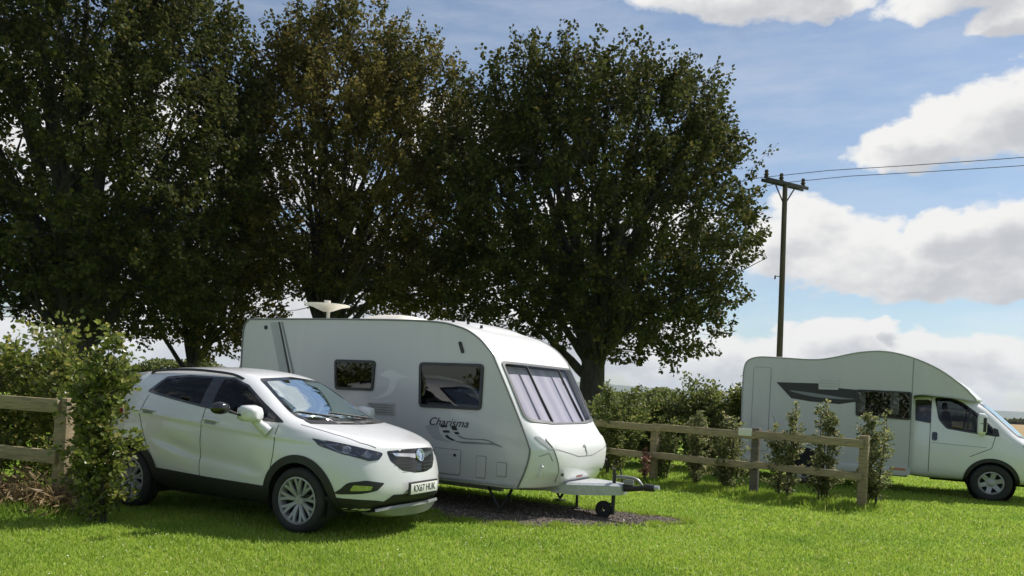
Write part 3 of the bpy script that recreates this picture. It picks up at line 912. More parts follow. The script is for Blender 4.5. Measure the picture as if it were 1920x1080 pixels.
    dome('roof_light', -3.12, -2.25, -.55, .35, lambda x: zr(x) - .005, .12, M['cream'])
    fl = dome('roof_light', -1.95, -.78, -.62, .62, lambda x: zr(x) - .012, .055, M['van_white'])
    for x in (-1.35, -1.1, -.88):
        b = MB(); p = Vector((x, -.60, zr(x) + .035)); b.revolve([(0, .012), (.018, .01), (.022, -.03)], p, 'Z', 10); b.build('hinge', M['black_plastic'], fl)
    b = MB(); zx = zr(-4.0); b.box((-4.0, -.3, zx + .012), (.7, .35, .03), bev=.012); b.tube([(-4.02, -.3, zx), (-4.02, -.3, zx + .2)], .028, 10)
    an = b.build('aerial_mast', M['cream'], root)
    b = MB(); b.revolve([(.0, .16), (.07, .165), (.24, .235), (.36, .262), (.36, .272), (.24, .278), (.05, .285), (.05, .34), (.0, .345)], (-4.05, -.3, zx), 'Z', 36); b.build('aerial_dish', M['cream'], an)
    b = MB(); b.tube(catmull([(-4.6, -.75, zr(-4.6)), (-4.75, -.7, zr(-4.6) + .06), (-4.95, -.55, zr(-4.6) + .16)], 4), .012, 6); b.build('aerial_cable', M['black_plastic'], root)
    # chassis, A-frame, hitch
    b = MB()
    for sg in (-1, 1):
        b.tube([(-.6, sg * .72, .33), (-.1, sg * .58, .345), (1.02, sg * .05, .39)], .038, 8)
        b.box((-2.6, sg * .62, .32), (4.4, .06, .12))
    b.box((-2.85, 0, .30), (.09, 1.8, .09))
    b.build('chassis', M['galv'], root)
    b = MB(); vs = []; fs = []
    sec = [(.22, .44, .30, .44), (.55, .36, .295, .455), (.85, .20, .31, .465), (1.06, .11, .325, .468)]
    for x, hw_, zb, zt in sec:
        vs += [(x, -hw_, zb), (x, -hw_, zt - .03), (x, -hw_ + .04, zt), (x, hw_ - .04, zt), (x, hw_, zt - .03), (x, hw_, zb)]
    for i in range(3):
        for j in range(5): fs.append((i * 6 + j, i * 6 + j + 1, i * 6 + 7 + j, i * 6 + 6 + j))
    fs += [(0, 1, 2, 3, 4, 5), tuple(18 + j for j in range(6))]
    b.add(vs, fs); b.build('hitch_cover', M['galv'], root)
    b = MB(); b.tube([(1.02, 0, .405), (1.24, 0, .425), (1.36, 0, .44)], [.05, .035, .03], 12); b.tube([(1.34, 0, .45), (1.47, 0, .45)], [.05, .045], 12)
    b.build('coupling_head', M['black_metal'], root)
    b = MB(); b.tube(catmull([(1.30, .0, .47), (1.22, 0, .54), (1.05, 0, .555), (.9, 0, .54)], 4), .02, 8); b.box((1.12, 0, .49), (.12, .07, .07), bev=.01); b.build('hitch_lever', M['silver'], root)
    b = MB(); b.tube([(1.0, .07, .46), (.97, .07, .62), (.95, .07, .66)], .012, 6); b.build('handbrake_lever', M['black_plastic'], root)
    b = MB(); b.tube([(1.46, 0, .455), (1.53, 0, .462)], [.032, .03], 10); b.build('hitch_lock', M['galv'], root)
    b = MB(); b.tube([(.94, -.06, .06), (.94, -.06, .60)], .024, 10); b.tube([(.94, -.06, .60), (.94, -.06, .64), (.90, -.06, .66)], .014, 6); b.box((.94, -.05, .37), (.08, .07, .06), bev=.008)
    jp = b.build('jockey_post', M['black_metal'], root)
    b = MB(); b.tube([(.94, -.06, .20), (.88, -.06, .19), (.81, -.06, .115)], .016, 8); b.build('jockey_fork', M['black_metal'], jp)
    b = MB(); b.revolve([(.03, -.035), (.06, -.04), (.10, -.035), (.112, -.015), (.112, .015), (.10, .035), (.06, .04), (.03, .035)], (.81, -.06, .112), 'Y', 28, closed=True); b.build('jockey_tyre', M['rubber'], jp)
    for x, sg in ((-.27, -1), (-.27, 1), (-4.7, -1), (-4.7, 1)):
        b = MB(); b.tube([(x - .22, sg * .84, .33), (x - .02, sg * .84, .05)], .018, 6); b.tube([(x + .14, sg * .84, .33), (x - .02, sg * .84, .05)], .02, 6); b.box((x - .02, sg * .84, .022), (.14, .12, .03), bev=.006)
        b.build('corner_steady', M['black_metal'], root)
    b = MB(); b.tube([(.24, .3, .30), (.25, .3, .03)], .02, 8); b.box((.25, .3, .02), (.1, .1, .03), bev=.006); b.build('support_leg', M['black_metal'], root)
    for sg in (-1, 1):
        make_wheel(root, (-2.85, sg * .93, .32), sg, .32, .19, .19, 5, 'bold')
    b = MB()
    for sg in (-1, 1): b.box((-2.85, sg * .84, .45), (.8, .04, .3))
    for sg in (-1, 1):
        b = MB(); b.revolve([(.0, 0), (.36, 0), (.37, -.03 * sg), (.36, -.2 * sg)], (-2.85, sg * 1.0, .36), 'Y', 30); b.build('wheel_box', M['dark_liner'], root)
    # marker lights
    for p_ in ((-.20, -W - .006, 2.02), ):
        pass
    return root

def subdivide_flat(V, F):
    """plain split of every quad in four"""
    V = [tuple(v) for v in V]; mid = {}; out = []
    def m(a, b):
        k = (min(a, b), max(a, b))
        if k not in mid:
            mid[k] = len(V); V.append(tuple((V[a][i] + V[b][i]) / 2 for i in range(3)))
        return mid[k]
    for f in F:
        if len(f) == 4:
            a, b, c, d = f
            e = [m(a, b), m(b, c), m(c, d), m(d, a)]
            V.append(tuple((V[a][i] + V[b][i] + V[c][i] + V[d][i]) / 4 for i in range(3))); o = len(V) - 1
            out += [[a, e[0], o, e[3]], [e[0], b, e[1], o], [o, e[1], c, e[2]], [e[3], o, e[2], d]]
        else: out.append(list(f))
    return np.array(V), out

def caravan_graphics(root, sk, ax):
    P = lambda nm, mat, poly, off=.004, th=0: sk.patch(nm, M[mat], root, ax, poly, (), .3, off, th, smooth=False)
    # lettering (the name on the side)
    M4 = Matrix.Translation((-1.035, -1.0575, 1.135)) @ Matrix(((1, 0, 0, 0), (0, 0, -1, 0), (0, 1, 0, 0), (0, 0, 0, 1)))
    text_mesh('name_lettering', 'Charisma', .15, M['decal_black'], root, M4, shear=.4, xs=1.12, bold=.0)
    # wave graphic under the name
    P('wave_graphic', 'decal_mid', catmull([(-1.40, 1.075), (-1.2, 1.085), (-1.16, 1.0), (-1.08, .92), (-.98, .885), (-1.2, .895), (-1.31, .95), (-1.37, 1.02)], 4, True), .003)
    for pl in ([(-1.16, 1.095), (-1.05, 1.105), (-1.03, 1.075), (-1.14, 1.065)], [(-1.115, 1.03), (-1.01, 1.035), (-.985, 1.005), (-1.095, 1.0)], [(-1.075, .965), (-1.03, .975), (-.99, .945), (-.88, .905), (-.96, .905), (-1.04, .935)],
               [(-.985, 1.09), (-.905, 1.10), (-.87, 1.045), (-.95, 1.04)], [(-.935, 1.02), (-.86, 1.025), (-.83, .995), (-.90, .99)]):
        P('wave_mark', 'decal_black', rpoly(pl, .008, 3), .005)
    P('wave_stripe', 'decal_grey', catmull([(-.87, .975), (-.82, .975), (-.75, .955), (-.6, .955), (-.45, .962), (-.35, .945), (-.29, .92), (-.38, .935), (-.5, .945), (-.7, .937), (-.80, .945)], 4, True), .004)
    P('wave_stripe', 'decal_grey', catmull([(-.90, .905), (-.80, .905), (-.6, .915), (-.42, .915), (-.33, .925), (-.24, .905), (-.17, .875), (-.30, .895), (-.42, .895), (-.6, .885), (-.8, .883)], 4, True), .004)
    # pale swirl between the windows
    P('pale_swirl', 'decal_pale', catmull([(-2.24, 1.72), (-2.12, 1.79), (-1.98, 1.785), (-1.85, 1.735), (-1.66, 1.70), (-1.8, 1.70), (-1.92, 1.64), (-1.96, 1.54), (-2.08, 1.44), (-2.35, 1.385), (-2.12, 1.49), (-2.06, 1.60), (-2.08, 1.68)], 5, True), .003)
    # rear stripes
    P('rear_stripe', 'decal_mid', [(-4.50, 2.475), (-4.34, 2.475), (-4.07, 1.77), (-3.75, .9), (-3.93, .9), (-4.25, 1.77)], .003)
    P('rear_stripe', 'decal_black', [(-4.32, 2.475), (-4.275, 2.475), (-4.02, 1.77), (-3.7, .9), (-3.75, .9), (-4.065, 1.77)], .0035)
    P('rear_stripe', 'decal_grey', [(-4.255, 2.475), (-4.215, 2.475), (-3.94, 1.77), (-3.62, .9), (-3.68, .9), (-3.985, 1.77)], .0035)
    b = MB(); b.revolve([(.03, 0), (.034, -.012), (.02, -.02), (0, -.02)], (-4.58, -1.05, 2.39), 'Y', 18); b.build('awning_light', M['black_plastic'], root)
    P('road_light', 'black_plastic', rpoly([(-.925, 2.20), (-.885, 2.205), (-.825, 2.06), (-.865, 2.05)], .015), .02, .02)
    # fridge vent with slats
    v = P('fridge_vent', 'vent', rpoly([(-2.43, 1.335), (-1.94, 1.345), (-1.93, 1.18), (-2.42, 1.175)], .02), .014, .014)
    for k in range(4):
        z = 1.21 + k * .034
        b = MB(); b.box((-2.18, -1.066, z), (.44, .012, .012), Matrix.Rotation(R(0), 3, 'X')); b.build('vent_slat', M['decal_grey'], v, smooth=False)
    for nm, x0, x1, z0, z1 in (('locker_door', -1.22, -.81, .47, .785), ('gas_flap', -.55, -.415, .47, .735), ('socket_flap', -.235, -.105, .515, .68)):
        o = P(nm, 'van_side', rpoly([(x0, z0), (x1, z0), (x1, z1), (x0, z1)], .02), .012, .012)
        fr_ = rpoly([(x0 - .012, z0 - .012), (x1 + .012, z0 - .012), (x1 + .012, z1 + .012), (x0 - .012, z1 + .012)], .025)
        sk.patch('door_seal', M['joint'], o, ax, fr_, [rpoly([(x0, z0), (x1, z0), (x1, z1), (x0, z1)], .02)], .3, .003, 0, smooth=False)
    b = MB(); b.revolve([(.0, -.016), (.018, -.016), (.02, 0)], (-.89, -1.062, .72), 'Y', 14); b.build('lock', M['black_plastic'], root)
    # slots near the floor
    P('floor_vent', 'decal_mid', rpoly([(-.72, .40), (-.45, .40), (-.45, .42), (-.72, .42)], .006), .02)

def build_motorhome():
    root = thing('motorhome', 'white low-profile motorhome with dark window band parked behind saplings', 'motorhome', (9.4, 15.16, 0), -.5)
    W = 1.08
    key = [(-1.34, .36), (-1.34, 1.2), (-1.34, 1.90), (-1.2, 1.925), (-.9, 1.905), (-.55, 1.875), (-.36, 1.84), (-.30, 1.87), (-.40, 1.985), (-.52, 2.11), (-.94, 2.42), (-1.4, 2.63), (-1.87, 2.735), (-2.34, 2.705), (-2.83, 2.59), (-3.2, 2.545), (-4.0, 2.575), (-4.28, 2.57), (-4.47, 2.50), (-4.55, 2.33), (-4.56, 1.9), (-4.55, 1.2), (-4.52, .5), (-4.45, .36)]
    out = []
    for a, b_ in ((0, 3), (2, len(key))):
        seg = catmull(key[a:b_], 5); out += seg[:-1] if a == 0 else seg
    outline = out + [(x, .36) for x in np.linspace(-4.2, -1.6, 8)]
    def hw(x, z): return W - .20 * max(0, (x + 1.3) / 1.1) ** 1.6 if x > -1.3 else W
    nb = len(outline)
    def bl(i, x, z):
        top = 1 if (z > 1.95) else 0
        return (.13 * max(0, min(1, (x + .9) / .6)) if z > 1.8 else 0, .045 * top * min(1, max(0, (2.0 - (x + 2.0)) / 2)))
    cols = [-1, -.985, -.95, -.88, -.75, -.55, -.3, 0, .3, .55, .75, .88, .95, .985, 1]
    V, F = wrap(outline, hw, bl, cols, 4)
    b = MB(); b.add(V, F); b.build('living_body', M['van_white'], root, auto=40)
    win = rpoly([(-2.36, 1.975), (-1.37, 1.965), (-1.365, 1.42), (-2.34, 1.45)], .05)
    small = rpoly([(-1.31, 1.93), (-1.04, 1.92), (-1.02, 1.38), (-1.29, 1.42)], .03)
    for sg, ax in ((-1, 'R'), (1, 'L')):
        VV, TT = fill2d(outline, [inset(win, .03)], .12)
        vs = [(p[0], sg * hw(p[0], p[1]), p[1]) for p in VV]; fs = [list(t) for t in TT]
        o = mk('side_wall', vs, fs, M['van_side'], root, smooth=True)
        bm = bmesh.new(); bm.from_mesh(o.data)
        for f in bm.faces:
            f.normal_update()
            if f.normal.y * sg < 0: f.normal_flip()
        bm.to_mesh(o.data); bm.free()
        sk = Skin(vs, fs + [[len(vs), len(vs) + 1, len(vs) + 2]]) if False else Skin([(-8, sg * W, -1), (-1.3, sg * W, -1), (-1.3, sg * W, 4), (-8, sg * W, 4)], [(0, 1, 2, 3)])
        b = MB(); b.tube([(x, sg * (hw(x, z) + .002), z) for x, z in out[10:-1]], .014, 8); b.build('edge_trim', M['decal_mid'], root)
        f0 = sk.patch('window', M['rubber_seal'], root, ax, win, [inset(win, .035)], .1, .02, .02)
        sk.patch('window_pane', M['van_glass'], f0, ax, inset(win, .033), (), .2, .014)
        # long dark band behind the window
        sk.patch('window_band', M['decal_black'], root, ax, [(-3.88, 2.06), (-3.07, 2.065), (-2.67, 1.985), (-2.345, 1.965), (-2.335, 1.73), (-2.65, 1.665), (-3.19, 1.69), (-3.57, 1.74)], (), .2, .004)
        sk.patch('band_highlight', M['decal_grey'], root, ax, catmull([(-3.62, 1.90), (-3.1, 1.86), (-2.6, 1.80), (-2.36, 1.78), (-2.7, 1.765), (-3.2, 1.80)], 4, True), (), .2, .006)
        v = sk.patch('vent_cover', M['van_side'], root, ax, rpoly([(-3.06, 2.19), (-2.68, 2.185), (-2.68, 1.95), (-3.05, 1.945)], .015), (), .2, .02, .02)
        for k in range(3):
            b = MB(); b.box((-2.87, sg * (W + .022), 2.01 + k * .055), (.32, .008, .01)); b.build('vent_slat', M['decal_mid'], v, smooth=False)
        # garage door outline, seams
        dl = rpoly([(-4.34, .62), (-4.0, .62), (-4.0, 2.35), (-4.34, 2.36)], .04)
        sk.patch('locker_door', M['van_side'], root, ax, dl, (), .2, .010, .010)
        sk.patch('door_seal', M['joint'], root, ax, inset(dl, -.012), [dl], .2, .003)
        sk.patch('panel_joint', M['joint'], root, ax, [(-1.375, .5), (-1.355, .5), (-1.355, 2.6), (-1.375, 2.6)], (), .2, .003)
        sk.patch('service_flap', M['decal_pale'], root, ax, rpoly([(-2.2, .8), (-1.8, .8), (-1.8, 1.1), (-2.2, 1.1)], .02), (), .2, .008, .008)
        # skirt with a recessed pale step
        b = MB(); b.box((-2.95, sg * (W + .004), .42), (3.1, .03, .16), bev=.012); b.build('side_skirt', M['van_side'], root)
        b = MB(); b.box((-1.55, sg * (W + .02), .47), (.28, .012, .05), bev=.005); b.build('side_reflector', pm_cache('reflector_orange', (.5, .22, .12), .4), root)
        # rear wheel opening
        rg = []; ri = []
        for k in range(25):
            a = PI * k / 24; rg.append((-3.3 + .42 * math.cos(a), .36 + .40 * math.sin(a)))
        sk.patch('wheel_opening', M['dark_liner'], root, ax, rg, (), .1, .022)
        make_wheel(root, (-3.3, sg * .98, .34), sg, .34, .215, .21, 6, 'bold')
        for y_ in (0,):
            b = MB()
            for xx in (-2.26, -1.66):
                b.box((xx, sg * (W - .06), 1.72), (.16, .02, .42), bev=.008)
            b.build('curtain', M['curtain'], f0)
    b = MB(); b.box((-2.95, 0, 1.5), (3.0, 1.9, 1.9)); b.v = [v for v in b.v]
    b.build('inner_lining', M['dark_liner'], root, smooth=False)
    b = MB(); b.box((-2.9, 0, .40), (3.0, 1.5, .2)); b.build('underframe', M['dark_liner'], root)
    b = MB(); b.box((-3.85, .3, 2.60), (.95, .6, .07), bev=.025); b.build('roof_light', M['van_white'], root)
    # tail lights and bumper
    for sg in (-1, 1):
        b = MB(); b.box((-4.565, sg * .9, .9), (.04, .12, .4), bev=.015); b.build('tail_light', M['red_lens'], root)
    b = MB(); b.box((-4.55, 0, .45), (.12, 2.0, .2), bev=.04); b.build('rear_bumper', M['van_white'], root)
    # sweeping black crease from the over-cab down to the screen
    S = []
    def st(x, rows, zt, **k): S.append(dict(x=x, rows=rows, zt=zt, **k))
    st(.80, [(.78, .34), (.90, .46), (.925, .70), (.89, .86), (.81, .95), (.70, .985), (.55, .998)], 1.015, dx=[.03, .05, .03, 0, -.02, -.02, 0])
    st(.60, [(.88, .33), (.99, .48), (1.005, .74), (.985, .92), (.93, 1.03), (.84, 1.07), (.70, 1.095)], 1.15)
    st(.40, [(.92, .33), (1.015, .48), (1.03, .76), (1.01, .97), (.955, 1.13), (.885, 1.175), (.765, 1.23)], 1.36)
    st(.15, [(.93, .33), (1.02, .48), (1.035, .78), (1.02, 1.02), (.985, 1.215), (.91, 1.36), (.805, 1.46)], 1.60)
    st(-.10, [(.93, .33), (1.02, .48), (1.035, .78), (1.025, 1.03), (.99, 1.25), (.915, 1.52), (.82, 1.70)], 1.80)
    st(-.30, [(.93, .33), (1.02, .48), (1.035, .78), (1.025, 1.04), (.992, 1.26), (.915, 1.62), (.825, 1.84)], 1.90)
    st(-.6, [(.93, .33), (1.02, .48), (1.035, .78), (1.025, 1.04), (.993, 1.27), (.92, 1.65), (.83, 1.90)], 1.94)
    st(-1.0, [(.93, .33), (1.02, .48), (1.035, .78), (1.025, 1.04), (.993, 1.27), (.92, 1.65), (.83, 1.90)], 1.94)
    st(-1.42, [(.93, .33), (1.02, .48), (1.035, .78), (1.025, 1.04), (.993, 1.27), (.92, 1.65), (.83, 1.90)], 1.94)
    V, F = loft_cage(S, lambda i, f: np.interp(f, [0, .33, .66, 1], [.2, .17, .1, 0]) * [1, 1, 1, 1, .9, .8, 1][i], lambda i, f: 0)
    V, F = subdivide(V, F, 4)
    N = vnormals(V, F); C = np.array([V[f].mean(0) for f in F]); CN = np.array([N[f].mean(0) for f in F]); sk = Skin(V, F)
    cw = rpoly([(-.98, 1.88), (-.70, 1.89), (-.50, 1.80), (-.20, 1.57), (.08, 1.26), (.08, 1.20), (-.35, 1.24), (-.76, 1.295), (-.90, 1.46)], [.05, .1, .15, .2, .03, .03, .2, .12, .2], 5)
    cwi = inset(cw, .028)
    ws = rpoly([(-.82, 1.20), (0, 1.165), (.82, 1.20), (.74, 1.80), (-.74, 1.80)], [.06, .3, .06, .06, .06]); wsi = inset(ws, .04)
    sf = (np.abs(CN[:, 1]) > .3) & (np.abs(C[:, 1]) > .5)
    hole = sf & inpoly(C[:, [0, 2]], inset(cwi, -.006))
    hole |= (CN[:, 0] > .2) & (C[:, 0] > -.5) & inpoly(C[:, [1, 2]], inset(wsi, -.006))
    cut = (np.abs(C[:, 1]) > .5) & ((C[:, 0]) ** 2 + (C[:, 2] - .34) ** 2 < .40 ** 2) & (C[:, 2] < .9)
    dr = rpoly([(-1.03, .46), (-.42, .40), (-.36, .80), (-.02, .98), (.04, 1.25), (-.5, 1.83), (-.72, 1.91), (-1.03, 1.90)], .05)
    md = sf & inpoly(C[:, [0, 2]], dr) & ~hole & ~cut
    rest = ~(hole | cut | md)
    submesh('cab_body', V, F, rest, M['car_paint'], root)
    submesh('cab_lining', V, F, ~(hole | cut) & (C[:, 2] > .5) & (C[:, 0] < .5) & (C[:, 0] > -1.38), M['interior'], root, N, .03)
    for sg, ax in ((-1, 'R'), (1, 'L')):
        d0 = submesh('cab_door', V, F, md & (C[:, 1] * sg > 0), M['car_paint'], root)
        w0 = sk.patch('cab_window', M['gloss_black'], d0, ax, cw, [cwi], .06, .004)
        sk.patch('cab_window_pane', M['car_glass'], d0, ax, inset(cwi, -.004), (), .08, .003)
        b = MB(); pts = [sk.cast(p, ax, .0)[0] for p in ((-.42, 1.27), (-.40, 1.5), (-.38, 1.70))]; b.tube(pts, .018, 6); b.build('window_divider', M['black_plastic'], d0)
        sk.patch('door_window', M['gloss_black'], root, ax, small, (), .08, .006)
        sk.patch('handle_recess', M['gloss_black'], d0, ax, rpoly([(-.995, 1.06), (-.905, 1.06), (-.905, 1.22), (-.995, 1.22)], .035), (), .05, .01, .01)
        for ln in ([(-1.03, .46), (-1.03, 1.90)], [(-.36, .80), (-.02, .98), (.04, 1.22)]):
            sk.strip('door_gap', M['seam'], root, ax, dense(ln), .011, .002)
        sk.strip('side_crease', M['seam_soft'], root, ax, dense([(-1.0, 1.02), (-.5, 1.0), (-.1, .99)]), .01, .003)
        out_, inn = [], []
        for k in range(37):
            a = R(-8) + (PI + R(16)) * k / 36
            out_.append((.455 * math.cos(a), .34 + .455 * math.sin(a))); inn.append((.388 * math.cos(a), .34 + .388 * math.sin(a)))
        sk.patch('arch_cladding', M['black_plastic'], root, ax, out_ + inn[::-1], (), .05, .012, .012)
        make_wheel(root, (0, sg * .91, .34), sg, .34, .205, .215, 6, 'bold')
        # tall two-glass mirror
        b = MB()
        rings = []
        for x, k in ((-.27, .8), (-.25, 1), (-.17, 1), (-.12, .75)):
            rings.append([(x, sg * (1.20 + a * k), 1.42 + c * k) for a, c in rpoly([(-.10, -.19), (.10, -.19), (.10, .20), (-.10, .20)], .06, 4)])
        n = len(rings[0]); vs = [p for r_ in rings for p in r_]; fs = []
        for i in range(3):
            for j in range(n): fs.append((i * n + j, i * n + (j + 1) % n, i * n + n + (j + 1) % n, i * n + n + j))
        fs += [tuple(range(n)), tuple(range(3 * n, 4 * n))]
        b.add(vs, fs); b.tube([(-.2, sg * 1.15, 1.27), (-.16, sg * 1.0, 1.25)], .04, 8); mo = b.build('cab_mirror', M['van_white'], root, auto=45)
        b = MB(); b.box((-.2, sg * 1.20, 1.43), (.06, .205, .012)); b.box((-.155, sg * 1.305, 1.41), (.05, .012, .26), bev=.005); b.build('mirror_trim', M['black_plastic'], mo)
        sk.patch('mirror_base', M['black_plastic'], root, ax, rpoly([(-.02, 1.23), (.10, 1.20), (.07, 1.33), (.0, 1.36)], .02), (), .05, .012, .01)
        hl = rpoly([(.46, 1.08), (.64, .98), (.78, .87), (.74, .80), (.62, .86), (.50, 1.0)], .02)
        h0 = sk.patch('headlight', M['lamp_dark'], root, ax, hl, (), .04, .003)
        sk.patch('lens_cover', M['lamp_glass'], h0, ax, inset(hl, .004), (), .05, .012, .008)
        b = MB(); b.box((-.45, sg * .36, .95), (.5, .46, .22), bev=.06); b.box((-.72, sg * .36, 1.3), (.14, .46, .7), Matrix.Rotation(R(-10), 3, 'Y'), bev=.06); b.box((-.8, sg * .36, 1.72), (.09, .26, .16), bev=.04); b.build('cab_seat', M['seat'], root)
    sk.patch('windscreen_surround', M['gloss_black'], root, 'F', ws, [wsi], .06, .004)
    sk.patch('windscreen', M['screen_glass'], root, 'F', wsi, (), .08, .003)
    sk.patch('front_grille', M['black_plastic'], root, 'F', rpoly([(-.6, .50), (.6, .50), (.55, .72), (-.55, .72)], .06), (), .06, .006, .006)
    b = MB(); b.prism([(.0, .9), (.05, 1.12), (.3, 1.12), (.42, 1.0), (.42, .9)], -.86, .86); b.build('dashboard', M['interior'], root)
    b = MB()
    for sg in (-1, 1):
        b = MB(); b.revolve([(0, -.02 * sg), (.395, -.02 * sg), (.397, .16 * sg)], (0, sg * .82, .34), 'Y', 32); b.build('wheel_liner', M['dark_liner'], root)
    b = MB(); b.box((-.2, 0, .40), (1.6, 1.5, .2)); b.build('engine_tray', M['dark_liner'], root)
    # lip at the front of the over-cab nose
    b = MB(); b.tube([(-.33, -.87, 1.855), (-.24, -.5, 1.865), (-.19, 0, 1.875), (-.24, .5, 1.865), (-.33, .87, 1.855)], .022, 8); b.build('nose_lip', M['decal_mid'], root)
    return root
# ------------------------------------------------------------------ plant materials
def leaf_mat(name, cols, transl=.35, rough=.5, patch_scale=.35, patch=None, patch_at=(.55, .75), spec=.3):
    """leaf colours picked leaf by leaf, with larger clumps of another hue where patch is given"""
    m, n, l, b = nodes(name)
    out = [k for k in n if k.type == 'OUTPUT_MATERIAL'][0]
    ge = n.new('ShaderNodeNewGeometry'); cr = n.new('ShaderNodeValToRGB')
    cr.color_ramp.interpolation = 'LINEAR'
    for i, (p, c) in enumerate(cols):
        e = cr.color_ramp.elements[i] if i < 2 else cr.color_ramp.elements.new(p)
        e.position = p; e.color = (*c, 1)
    l.new(ge.outputs['Random Per Island'], cr.inputs['Fac'])
    col = cr.outputs['Color']
    if patch:
        tc = n.new('ShaderNodeTexCoord'); nz = n.new('ShaderNodeTexNoise'); nz.inputs['Scale'].default_value = patch_scale; nz.inputs['Detail'].default_value = 3
        l.new(tc.outputs['Object'], nz.inputs['Vector'])
        mr = n.new('ShaderNodeMapRange'); mr.inputs['From Min'].default_value = patch_at[0]; mr.inputs['From Max'].default_value = patch_at[1]
        l.new(nz.outputs['Fac'], mr.inputs['Value'])
        mx = n.new('ShaderNodeMixRGB'); mx.inputs[2].default_value = (*patch, 1)
        ml = n.new('ShaderNodeMath'); ml.operation = 'MULTIPLY'; ml.inputs[1].default_value = .8
        l.new(mr.outputs[0], ml.inputs[0]); l.new(ml.outputs[0], mx.inputs[0]); l.new(col, mx.inputs[1]); col = mx.outputs[0]
    b.inputs['Roughness'].default_value = rough; b.inputs['Specular IOR Level'].default_value = spec
    l.new(col, b.inputs['Base Color'])
    tr = n.new('ShaderNodeBsdfTranslucent'); l.new(col, tr.inputs[0])
    ms = n.new('ShaderNodeMixShader'); ms.inputs[0].default_value = transl
    l.new(b.outputs[0], ms.inputs[1]); l.new(tr.outputs[0], ms.inputs[2]); l.new(ms.outputs[0], out.inputs[0])
    return m

M['leaf_dark'] = leaf_mat('sycamore_leaf', [(0, (.035, .044, .014)), (.5, (.064, .074, .021)), (.88, (.108, .112, .030)), (1, (.16, .12, .035))], .35, rough=.65, spec=.1)
M['leaf_gold'] = leaf_mat('turning_leaf', [(0, (.050, .056, .017)), (.5, (.10, .10, .028)), (.85, (.16, .14, .04)), (1, (.24, .155, .042))], .40, rough=.65, spec=.1, patch=(.22, .175, .045), patch_scale=.25, patch_at=(.48, .68))
M['leaf_hedge'] = leaf_mat('hedge_leaf', [(0, (.07, .095, .026)), (.5, (.14, .175, .045)), (.85, (.21, .235, .06)), (1, (.30, .26, .10))], .45, rough=.5, spec=.3)
M['leaf_laurel'] = leaf_mat('shrub_leaf', [(0, (.075, .105, .02)), (.5, (.15, .185, .035)), (.82, (.25, .27, .055)), (1, (.42, .35, .12))], .45, rough=.35, spec=.6)
M['leaf_beech'] = leaf_mat('sapling_leaf', [(0, (.11, .135, .05)), (.45, (.18, .205, .075)), (.75, (.26, .265, .105)), (1, (.38, .32, .18))], .5, rough=.5, spec=.4)
M['leaf_red'] = leaf_mat('red_leaf', [(0, (.16, .07, .05)), (.6, (.26, .13, .10)), (1, (.36, .22, .16))], .3)
M['bark'] = pm('bark', (.045, .040, .034), .95, var=.45, vs=9, bump=.8, bs=26, stretch=(1, 1, .3))
M['twig'] = pm('twig', (.06, .05, .038), .9, var=.3, vs=20)
M['timber'] = pm('fence_timber', (.34, .26, .15), .85, col2=(.19, .15, .09), vs=5, bump=.35, bs=30, stretch=(1, 1, 7))
M['timber_rail'] = pm('rail_timber', (.38, .30, .175), .85, col2=(.21, .17, .105), vs=5, bump=.35, bs=30, stretch=(1.2, 1.2, 9))
M['timber_old'] = pm('old_timber', (.16, .14, .105), .9, col2=(.08, .07, .056), vs=5, bump=.4, bs=30, stretch=(1, 1, 7))
M['pole_wood'] = pm('pole_wood', (.125, .098, .08), .9, col2=(.065, .052, .043), vs=4, bump=.4, bs=20, stretch=(1, 1, .15))
M['straw'] = leaf_mat('straw', [(0, (.16, .11, .05)), (.5, (.27, .19, .09)), (1, (.40, .30, .16))], .3)
M['ceramic'] = pm('insulator', (.05, .03, .025), .2, coat=.5, var=.2)
M['wire'] = pm('wire', (.10, .10, .11), .5, metal=.3, var=.1)

# ------------------------------------------------------------------ leaves and trees
LEAF = np.array([(0, 0, 0), (-.36, .28, .10), (-.42, .62, .09), (0, 1.0, -.06), (.42, .62, .09), (.36, .28, .10)])
LEAF_F = [(0, 3, 2, 1), (0, 5, 4, 3)]
LEAF5 = np.array([(0, 0, 0), (-.46, .16, .06), (-.30, .42, .07), (-.56, .66, .02), (0, 1.0, -.05), (.56, .66, .02), (.30, .42, .07), (.46, .16, .06)])
LEAF5_F = [(0, 2, 1), (0, 4, 3, 2), (0, 6, 5, 4), (0, 7, 6)]

def place_leaves(P, D, S, rng, tmpl=LEAF, faces=LEAF_F, flat=.55):
    """leaf blades at P pointing along D with size S"""
    n = len(P)
    D = D / np.maximum(np.linalg.norm(D, axis=1, keepdims=True), 1e-6)
    U = rng.normal(size=(n, 3)); U[:, 2] = np.abs(U[:, 2]) + flat
    X = np.cross(D, U); X /= np.maximum(np.linalg.norm(X, axis=1, keepdims=True), 1e-6)
    Z = np.cross(X, D)
    k = len(tmpl)
    V = (P[:, None, :] + S[:, None, None] * (tmpl[None, :, 0:1] * X[:, None, :] + tmpl[None, :, 1:2] * D[:, None, :] + tmpl[None, :, 2:3] * Z[:, None, :]))
    V = V.reshape(-1, 3)
    F = [np.arange(n)[:, None] * k + np.array(f)[None, :] for f in faces]
    return V, F

